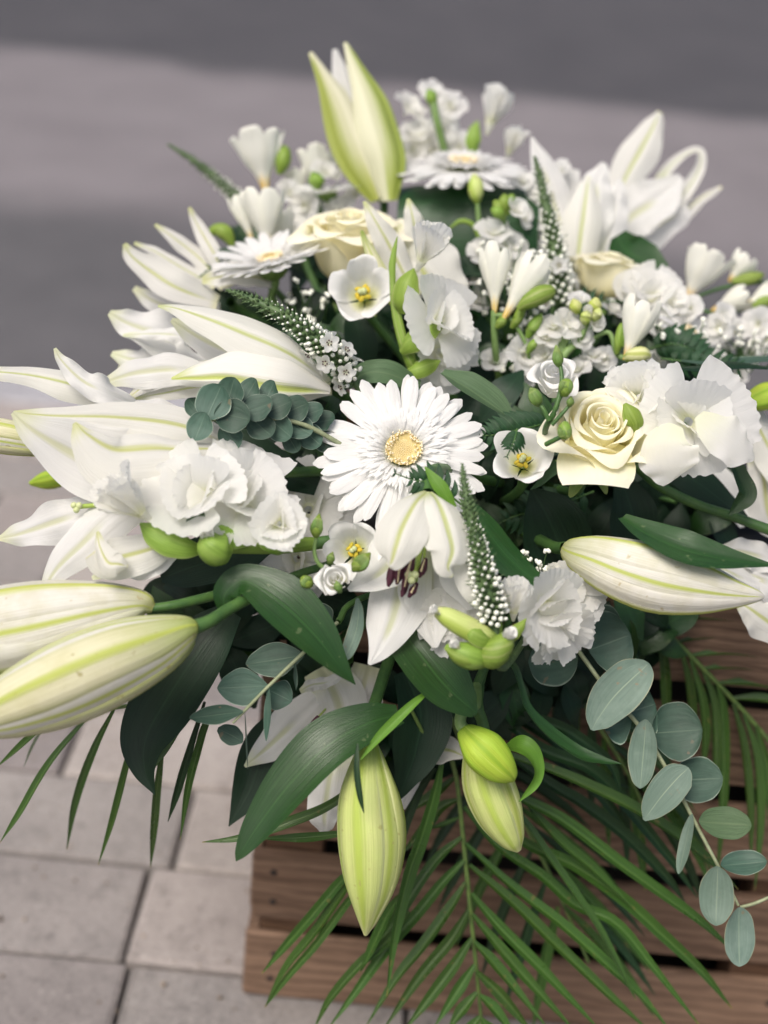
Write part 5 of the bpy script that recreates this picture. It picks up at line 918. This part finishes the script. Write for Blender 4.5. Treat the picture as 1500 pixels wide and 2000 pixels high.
leaf('thin blade reaching left over the paving behind the largest dark leaf', .84, [(715, 1520, 1.2, 6), (640, 1575, .6, 9), (560, 1608, .2, 11), (470, 1636, 0, 7), (395, 1645, 0, .8)], 'palm', group='thin green blades', name='grass_blade', cat='blade', fold=.3)
leaf('thin pale blade lying along the crate top edge at left', .85, [(670, 1628, .6, 6), (590, 1636, .2, 9), (500, 1638, .2, .8)], 'palm', group='thin green blades', name='grass_blade', cat='blade', fold=.3)
leaf('wide green leaf rolled over into a glossy band at the back of the arrangement', 1.07, [(918, 640, 1, 120), (914, 560, 0, 136), (914, 470, -.6, 138), (914, 405, -.3, 138), (914, 373, .8, 138), (914, 362, 2.5, 136), (914, 366, 4.5, 134), (914, 385, 6, 130)], 'roll', None, 'rolled_leaf', 'leaf', n=(0, .05, 1), n2=(0, 1, -.6), cup=-.10, fold=0, ruf=0, nv=17)
T = sprout('cut_stem', 'thick green cut stem crossing the shade at the right, slanting to the edge', 'stem', (1250, 930), .90)
tubepx(T, 'stalk', 'stem', [(1235, 905, 1, 9), (1290, 950, .2, 10), (1360, 985, 0, 10), (1430, 1008, -.2, 10), (1520, 1042, -.4, 11)], .89); rib(T, 'leaf', 'leaf_deep', [(1290, 920, .5, 10), (1350, 935, .5, 34), (1420, 985, .5, 22), (1460, 1010, .4, 2)], .90)
# ------------------------------------------------------------------ ferns
fern('fern frond between the gerbera and the half open lisianthus cup', .84, [(1075, 825, 1, 1), (1020, 838, .3, 1), (960, 850, 0, 1), (905, 848, .2, 1)], 15, 46)
fern('small fern tip curling over the left of the lisianthus cup', .80, [(1010, 838, .6, 1), (1006, 855, 0, 1), (998, 875, -.2, 1), (990, 892, -.2, 1)], 9, 26)
fern('fern tip lying on the gerbera petals above the nodding lily', .79, [(900, 985, 1, 1), (850, 945, 0, 1), (810, 938, -.2, 1), (772, 925, -.2, 1)], 10, 40)
fern('dark fern frond at the right under the white gerbera', .96, [(1270, 680, 1, 1), (1320, 672, 0, 1), (1370, 690, 0, 1), (1425, 702, 0, 1)], 13, 44, .26)
fern('blurred fern frond in front of the far left lily petals', 1.0, [(520, 500, 0, 1), (470, 512, 0, 1), (420, 520, 0, 1), (385, 545, 0, 1)], 11, 40, .16)
fern('dark fern frond deep below the cream rose', .90, [(1160, 960, 1, 1), (1080, 990, .5, 1), (1000, 1010, .5, 1), (950, 1040, .5, 1)], 13, 52)
leaf('small green shoot leaf beside the fern tip at the spike', .78, [(830, 912, .3, 2), (855, 945, 0, 14), (872, 970, 0, 12), (890, 990, .2, 3)], 'lime_leaf', group=None, name='shoot_leaf')

T = stk('white stock right of the long freesia trumpet, behind the large ruffled bloom', (1310, 690), .99)
stock(T, [(1230, 560, 30, 1), (1320, 585, 28, .5), (1345, 600, 26, 1), (1300, 640, 30, 0), (1400, 640, 28, 1), (1420, 610, 26, 1), (1330, 700, 28, .3), (1290, 705, 26, -1), (1390, 705, 26, 0), (1200, 600, 24, 1)], .99)
tubepx(T, 'stem', 'stem_pale', [(1300, 600, .5, 6), (1305, 650, 1, 7), (1310, 720, 2, 7)], .99, 6); add_stem(T, at(1310, 720, 1.01), D(-.3, -.8, -.3), .003)
T = stk('white stock under the lilies at the back right, behind the cream side rose', (1110, 560), 1.05)
stock(T, [(1060, 420, 28, 1), (1080, 480, 28, 1), (1120, 470, 26, 2), (1050, 370, 26, 1), (1020, 350, 24, 1), (1090, 330, 26, 2), (1240, 560, 24, -1), (1030, 420, 24, 0)], 1.06); add_stem(T, at(1090, 520, 1.08), D(-.1, -.9, -.1), .003)
T = stk('white stock low between the goblets and the lisianthus buds, over dark leaves', (1000, 820), .93)
stock(T, [(990, 770, 26, 1), (1015, 800, 24, 1), (965, 700, 24, 2), (1180, 700, 24, 1), (1160, 690, 22, 1), (1050, 660, 24, 1)], .93); add_stem(T, at(1000, 820, .95), D(0, -.9, -.4), .003)
breath("airy baby's breath dots around the tall dark spike", (930, 470, 1060, 640), .99, 46)
breath("airy baby's breath dots over the left side gerbera", (560, 540, 640, 640), .97, 22)
fern('fern frond rising behind the freesia goblets', 1.0, [(1000, 660, 1, 1), (1090, 610, .5, 1), (1170, 590, 0, 1), (1230, 590, 0, 1)], 12, 40, .2)
fern('fern frond spreading under the largest ruffled bloom to the right edge', .93, [(1290, 700, 1, 1), (1370, 710, .5, 1), (1440, 720, 0, 1), (1500, 715, 0, 1)], 12, 38, .2)
leaf('dull grey green leaf lying flat at the right edge above the ruffled bloom', .93, [(1330, 705, .5, 4), (1400, 712, 0, 14), (1470, 705, 0, 18), (1540, 700, 0, 10)], 'euc', None, 'grey_leaf', n=(0, .9, .5))
leaf('blackish leaf edge showing above the largest ruffled bloom', .90, [(1330, 720, .5, 5), (1380, 722, 0, 14), (1440, 716, 0, 14), (1500, 720, 0, 6)], 'leaf_deep', n=(0, .8, .6))
T = fre('single pale freesia bud standing in front of the rolled green leaf', (934, 470), 1.03)
smallbud(T, [(932, 396, 0, 6), (930, 380, -.2, 14), (929, 360, -.2, 15), (926, 342, 0, 5)], 1.03, 'green_bud', sep=False)
tubepx(T, 'stem', 'stem_pale', [(932, 394, 0, 5), (935, 430, .1, 5), (938, 480, .6, 5)], 1.03, 6); add_stem(T, at(938, 480, 1.036), D(0, -.9, -.3), .002)
smallbud(T, [(938, 470, 0, 4), (924, 440, -.3, 5), (900, 432, -.4, 5), (878, 446, -.3, 1.5)], 1.03, 'bract', sep=False)
# ------------------------------------------------------------------ palm fronds
frond('palm frond hanging down the front of the crate, pale rachis in the centre', .93, [(872, 1440, -3, 5), (884, 1490, -2, 5), (893, 1530, -1, 5), (902, 1610, 0, 5), (914, 1730, .6, 5), (926, 1850, 1.2, 4.5), (936, 1950, 1.8, 4), (944, 2040, 2.2, 3), (950, 2110, 2.6, 2)], [
    [(906, 1575), (972, 1652), (1060, 1712), (1124, 1768), (1204, 1804), (1280, 1895), (1372, 2010)], [(908, 1648), (1000, 1732), (1092, 1802), (1180, 1880), (1248, 1942), (1310, 2015)], [(916, 1690), (1000, 1762), (1080, 1840), (1180, 1936), (1270, 2016)],
    [(920, 1745), (980, 1816), (1060, 1896), (1175, 2016)], [(922, 1786), (980, 1856), (1032, 1916), (1125, 2016)], [(925, 1840), (972, 1892), (1075, 2016)], [(930, 1896), (980, 1945), (1045, 2024)], [(936, 1944), (965, 1972), (1010, 2030)], [(940, 1990), (960, 2015), (985, 2050)],
    [(888, 1520), (845, 1556), (780, 1596)], [(893, 1562), (858, 1580), (828, 1620), (780, 1672)], [{'w': 5}, (898, 1596), (864, 1610), (834, 1620)], [(902, 1636), (860, 1672), (820, 1724), (784, 1780), (735, 1850), (690, 1905)],
    [(906, 1680), (864, 1724), (812, 1788), (760, 1846), (700, 1930), (640, 2010)], [(910, 1724), (876, 1780), (824, 1852), (776, 1910), (712, 2010)], [(915, 1778), (880, 1836), (820, 1908), (748, 2012)], [(921, 1832), (888, 1884), (840, 1948), (790, 2012)],
    [(927, 1884), (896, 1932), (848, 2006)], [(932, 1938), (904, 1972), (874, 2012)], [(938, 1985), (920, 2010), (900, 2040)]], hw=11.5)
frond('palm frond spreading right across the crate slats, long narrow leaflets', .905, [(850, 1330, -3, 5), (880, 1400, -2, 5), (910, 1470, -.5, 5), (960, 1560, .5, 4)], [
    [{'w': 13, 'dz': (.5, 2)}, (940, 1520), (1020, 1562), (1100, 1604), (1200, 1680), (1300, 1752), (1372, 1804), (1434, 1860)], [{'w': 13, 'dz': (-.5, .5)}, (930, 1455), (1068, 1502), (1156, 1540), (1252, 1588), (1332, 1640), (1392, 1688), (1442, 1738)],
    [{'w': 13, 'dz': (1.5, 4)}, (930, 1560), (1020, 1644), (1124, 1692), (1220, 1760), (1300, 1832), (1372, 1900), (1430, 1970)], [{'w': 11, 'dz': (0, 1), 'n': (.6, .6, .7)}, (985, 1570), (1020, 1602), (1068, 1672), (1124, 1752), (1172, 1824), (1220, 1916), (1242, 1954)],
    [{'m': 'palm_dark', 'w': 13, 'dz': (1.5, 4)}, (925, 1370), (1000, 1420), (1060, 1466), (1156, 1504), (1220, 1568), (1272, 1632), (1320, 1692), (1362, 1754)], [{'m': 'palm_dark', 'w': 13, 'dz': (2.5, 5)}, (920, 1420), (1068, 1528), (1140, 1572), (1220, 1632), (1300, 1712), (1338, 1762)],
    [{'m': 'palm_dark', 'w': 13, 'dz': (3, 5)}, (900, 1360), (985, 1390), (1070, 1440), (1150, 1500), (1230, 1540)], [{'m': 'palm_dark', 'w': 12, 'dz': (1.5, 2.5)}, (960, 1340), (1040, 1400), (1110, 1430), (1190, 1490), (1215, 1560)],
    [{'w': 11, 'dz': (1.2, 2.4)}, (1020, 1560), (1090, 1640), (1160, 1700), (1240, 1776)], [{'m': 'palm_dark', 'w': 12, 'dz': (3, 5)}, (1000, 1440), (1100, 1490), (1180, 1560), (1270, 1690)]])
frond('palm frond hanging down left of the central frond, behind the pale bud', .885, [(800, 1380, -2, 4), (830, 1440, -1, 4), (850, 1490, 0, 4)], [
    [{'w': 13, 'dz': (0, 2)}, (862, 1490), (846, 1560), (822, 1640), (798, 1710), (772, 1820), (755, 1946)], [{'dz': (2, 5)}, (690, 1700), (664, 1724), (600, 1800), (556, 1850), (511, 1902)], [{'dz': (2, 5), 'w': 10}, (700, 1710), (672, 1742), (620, 1816), (560, 1890), (517, 1968)],
    [{'dz': (2, 5), 'w': 8}, (705, 1730), (676, 1766), (616, 1846), (560, 1910), (517, 1968)], [{'dz': (1.5, 4)}, (790, 1740), (760, 1782), (728, 1850), (703, 1902)], [{'dz': (3, 5)}, (800, 1780), (760, 1836), (704, 1884), (648, 1948), (612, 2012)], [{'m': 'palm_dark', 'dz': (2, 3)}, (850, 1500), (810, 1560), (780, 1640), (760, 1720)]])
frond('palm frond at the right behind the eucalyptus, leaflets hanging straight down', .955, [(1225, 1170, -2, 6), (1262, 1206, 0, 6), (1323, 1256, 1, 6), (1372, 1305, 2, 5.5), (1430, 1365, 3, 5), (1474, 1414, 3.5, 5), (1530, 1480, 4, 4)], [
    [{'dz': (0, 2)}, (1288, 1228), (1299, 1297), (1302, 1370), (1296, 1420)], [{'dz': (1, 3)}, (1330, 1272), (1345, 1340), (1350, 1400), (1345, 1470)], [{'dz': (1.5, 3)}, (1348, 1288), (1370, 1367), (1376, 1440), (1368, 1530)], [{'dz': (2, 3)}, (1372, 1310), (1394, 1378), (1398, 1483), (1388, 1560)],
    [{'dz': (2.5, 4)}, (1400, 1336), (1412, 1400), (1412, 1553), (1400, 1720)], [{'dz': (3, 4)}, (1430, 1370), (1451, 1460), (1463, 1580), (1466, 1700)], [{'dz': (3, 4)}, (1451, 1394), (1477, 1483), (1483, 1600), (1474, 1740)], [{'dz': (3.4, 4)}, (1476, 1416), (1500, 1510), (1512, 1640), (1510, 1760)],
    [{'dz': (0, 1)}, (1290, 1226), (1350, 1206), (1420, 1208), (1510, 1228)], [{'dz': (1, 2)}, (1327, 1254), (1400, 1240), (1510, 1252)], [{'dz': (1.5, 2)}, (1353, 1280), (1430, 1274), (1515, 1288)], [{'dz': (2, 3)}, (1376, 1306), (1450, 1302), (1530, 1320)], [{'dz': (2.5, 3)}, (1404, 1334), (1470, 1334), (1540, 1350)], [{'dz': (3, 3)}, (1432, 1364), (1490, 1366), (1550, 1380)],
    [{'w': 11, 'dz': (-3, -2.4), 'm': 'palm'}, (1243, 1180), (1240, 1215), (1234, 1260), (1220, 1300)]], 'palm', 10)
frond('palm frond crossing the upper right crate slats behind the trailing eucalyptus', .95, [(1050, 1250, -2, 5), (1110, 1330, 0, 5), (1170, 1420, 1, 5), (1220, 1500, 2, 4), (1260, 1580, 3, 3)], [
    [{'m': m_, 'w': 11, 'dz': (z_, z_ + 2)}, (x_, y_), (x_ + a_ * .4, y_ + b_ * .28), (x_ + a_ * .75, y_ + b_ * .62), (x_ + a_, y_ + b_)] for x_, y_, a_, b_, z_, m_ in [(1085, 1295, 120, 60, 0, 'palm_dark'), (1110, 1330, 160, 110, 0, 'palm'), (1135, 1365, 190, 150, .5, 'palm_dark'), (1160, 1400, 200, 190, 1, 'palm'), (1180, 1440, 200, 220, 1.5, 'palm_dark'), (1205, 1475, 190, 240, 2, 'palm'), (1225, 1510, 170, 240, 2.5, 'palm'), (1245, 1550, 130, 220, 3, 'palm_dark'), (1100, 1320, -20, 130, 0, 'palm_dark'), (1130, 1365, -15, 170, .5, 'palm'), (1155, 1400, 0, 200, 1, 'palm_dark'), (1180, 1440, 10, 220, 1.5, 'palm'), (1205, 1480, 20, 230, 2, 'palm_dark'), (1230, 1520, 30, 220, 2.5, 'palm')]])
frond('palm frond low in the middle of the crate, darker, behind the pale rachis', .99, [(930, 1420, -3, 5), (1000, 1560, -1, 4), (1080, 1720, 0, 4), (1150, 1880, 1, 3)], [
    [{'m': m_, 'w': 11, 'dz': (0, 1.5)}, (x_, y_), (x_ + a_ * .35, y_ + b_ * .3), (x_ + a_ * .7, y_ + b_ * .65), (x_ + a_, y_ + b_)] for x_, y_, a_, b_, m_ in [(965, 1490, 190, 130, 'palm_dark'), (985, 1530, 220, 170, 'palm_dark'), (1005, 1570, 230, 200, 'palm'), (1030, 1610, 230, 220, 'palm_dark'), (1050, 1660, 220, 240, 'palm'), (1080, 1715, 200, 230, 'palm_dark'), (1100, 1770, 180, 220, 'palm'), (960, 1500, -130, 190, 'palm_dark'), (985, 1560, -130, 220, 'palm_dark'), (1010, 1610, -120, 240, 'palm'), (1040, 1660, -100, 250, 'palm_dark'), (1065, 1720, -80, 250, 'palm_dark'), (1090, 1770, -50, 240, 'palm')]])
frond('palm frond reaching out low at the left over the paving', .86, [(430, 1290, -1, 4), (380, 1340, 0, 4), (300, 1370, 0, 4), (240, 1380, 0, 4), (150, 1395, 0, 3)], [
    [{'dz': (0, 1)}, (190, 1380), (100, 1488), (40, 1588), (0, 1646)], [{'dz': (0, 8)}, (225, 1380), (180, 1470), (146, 1568), (130, 1660)], [{'dz': (0, 4)}, (275, 1400), (248, 1500), (222, 1600), (192, 1690)], [{'dz': (0, 6)}, (320, 1440), (307, 1540), (300, 1620), (294, 1694)], [{'dz': (0, .5)}, (372, 1390), (330, 1460), (286, 1520)],
    [{'dz': (0, 2), 'm': 'palm_dark'}, (400, 1370), (366, 1480), (346, 1548), (328, 1605)], [{'dz': (0, 1.5)}, (415, 1390), (392, 1450), (368, 1540), (352, 1640)], [{'dz': (.5, 1)}, (420, 1380), (400, 1425), (372, 1500)], [{'dz': (0, 1.5)}, (110, 1395), (50, 1450), (-10, 1502)], [{'dz': (1, 8)}, (100, 1400), (70, 1450), (46, 1500)]], 'palm', 8)
# ------------------------------------------------------------------ greenery deep inside
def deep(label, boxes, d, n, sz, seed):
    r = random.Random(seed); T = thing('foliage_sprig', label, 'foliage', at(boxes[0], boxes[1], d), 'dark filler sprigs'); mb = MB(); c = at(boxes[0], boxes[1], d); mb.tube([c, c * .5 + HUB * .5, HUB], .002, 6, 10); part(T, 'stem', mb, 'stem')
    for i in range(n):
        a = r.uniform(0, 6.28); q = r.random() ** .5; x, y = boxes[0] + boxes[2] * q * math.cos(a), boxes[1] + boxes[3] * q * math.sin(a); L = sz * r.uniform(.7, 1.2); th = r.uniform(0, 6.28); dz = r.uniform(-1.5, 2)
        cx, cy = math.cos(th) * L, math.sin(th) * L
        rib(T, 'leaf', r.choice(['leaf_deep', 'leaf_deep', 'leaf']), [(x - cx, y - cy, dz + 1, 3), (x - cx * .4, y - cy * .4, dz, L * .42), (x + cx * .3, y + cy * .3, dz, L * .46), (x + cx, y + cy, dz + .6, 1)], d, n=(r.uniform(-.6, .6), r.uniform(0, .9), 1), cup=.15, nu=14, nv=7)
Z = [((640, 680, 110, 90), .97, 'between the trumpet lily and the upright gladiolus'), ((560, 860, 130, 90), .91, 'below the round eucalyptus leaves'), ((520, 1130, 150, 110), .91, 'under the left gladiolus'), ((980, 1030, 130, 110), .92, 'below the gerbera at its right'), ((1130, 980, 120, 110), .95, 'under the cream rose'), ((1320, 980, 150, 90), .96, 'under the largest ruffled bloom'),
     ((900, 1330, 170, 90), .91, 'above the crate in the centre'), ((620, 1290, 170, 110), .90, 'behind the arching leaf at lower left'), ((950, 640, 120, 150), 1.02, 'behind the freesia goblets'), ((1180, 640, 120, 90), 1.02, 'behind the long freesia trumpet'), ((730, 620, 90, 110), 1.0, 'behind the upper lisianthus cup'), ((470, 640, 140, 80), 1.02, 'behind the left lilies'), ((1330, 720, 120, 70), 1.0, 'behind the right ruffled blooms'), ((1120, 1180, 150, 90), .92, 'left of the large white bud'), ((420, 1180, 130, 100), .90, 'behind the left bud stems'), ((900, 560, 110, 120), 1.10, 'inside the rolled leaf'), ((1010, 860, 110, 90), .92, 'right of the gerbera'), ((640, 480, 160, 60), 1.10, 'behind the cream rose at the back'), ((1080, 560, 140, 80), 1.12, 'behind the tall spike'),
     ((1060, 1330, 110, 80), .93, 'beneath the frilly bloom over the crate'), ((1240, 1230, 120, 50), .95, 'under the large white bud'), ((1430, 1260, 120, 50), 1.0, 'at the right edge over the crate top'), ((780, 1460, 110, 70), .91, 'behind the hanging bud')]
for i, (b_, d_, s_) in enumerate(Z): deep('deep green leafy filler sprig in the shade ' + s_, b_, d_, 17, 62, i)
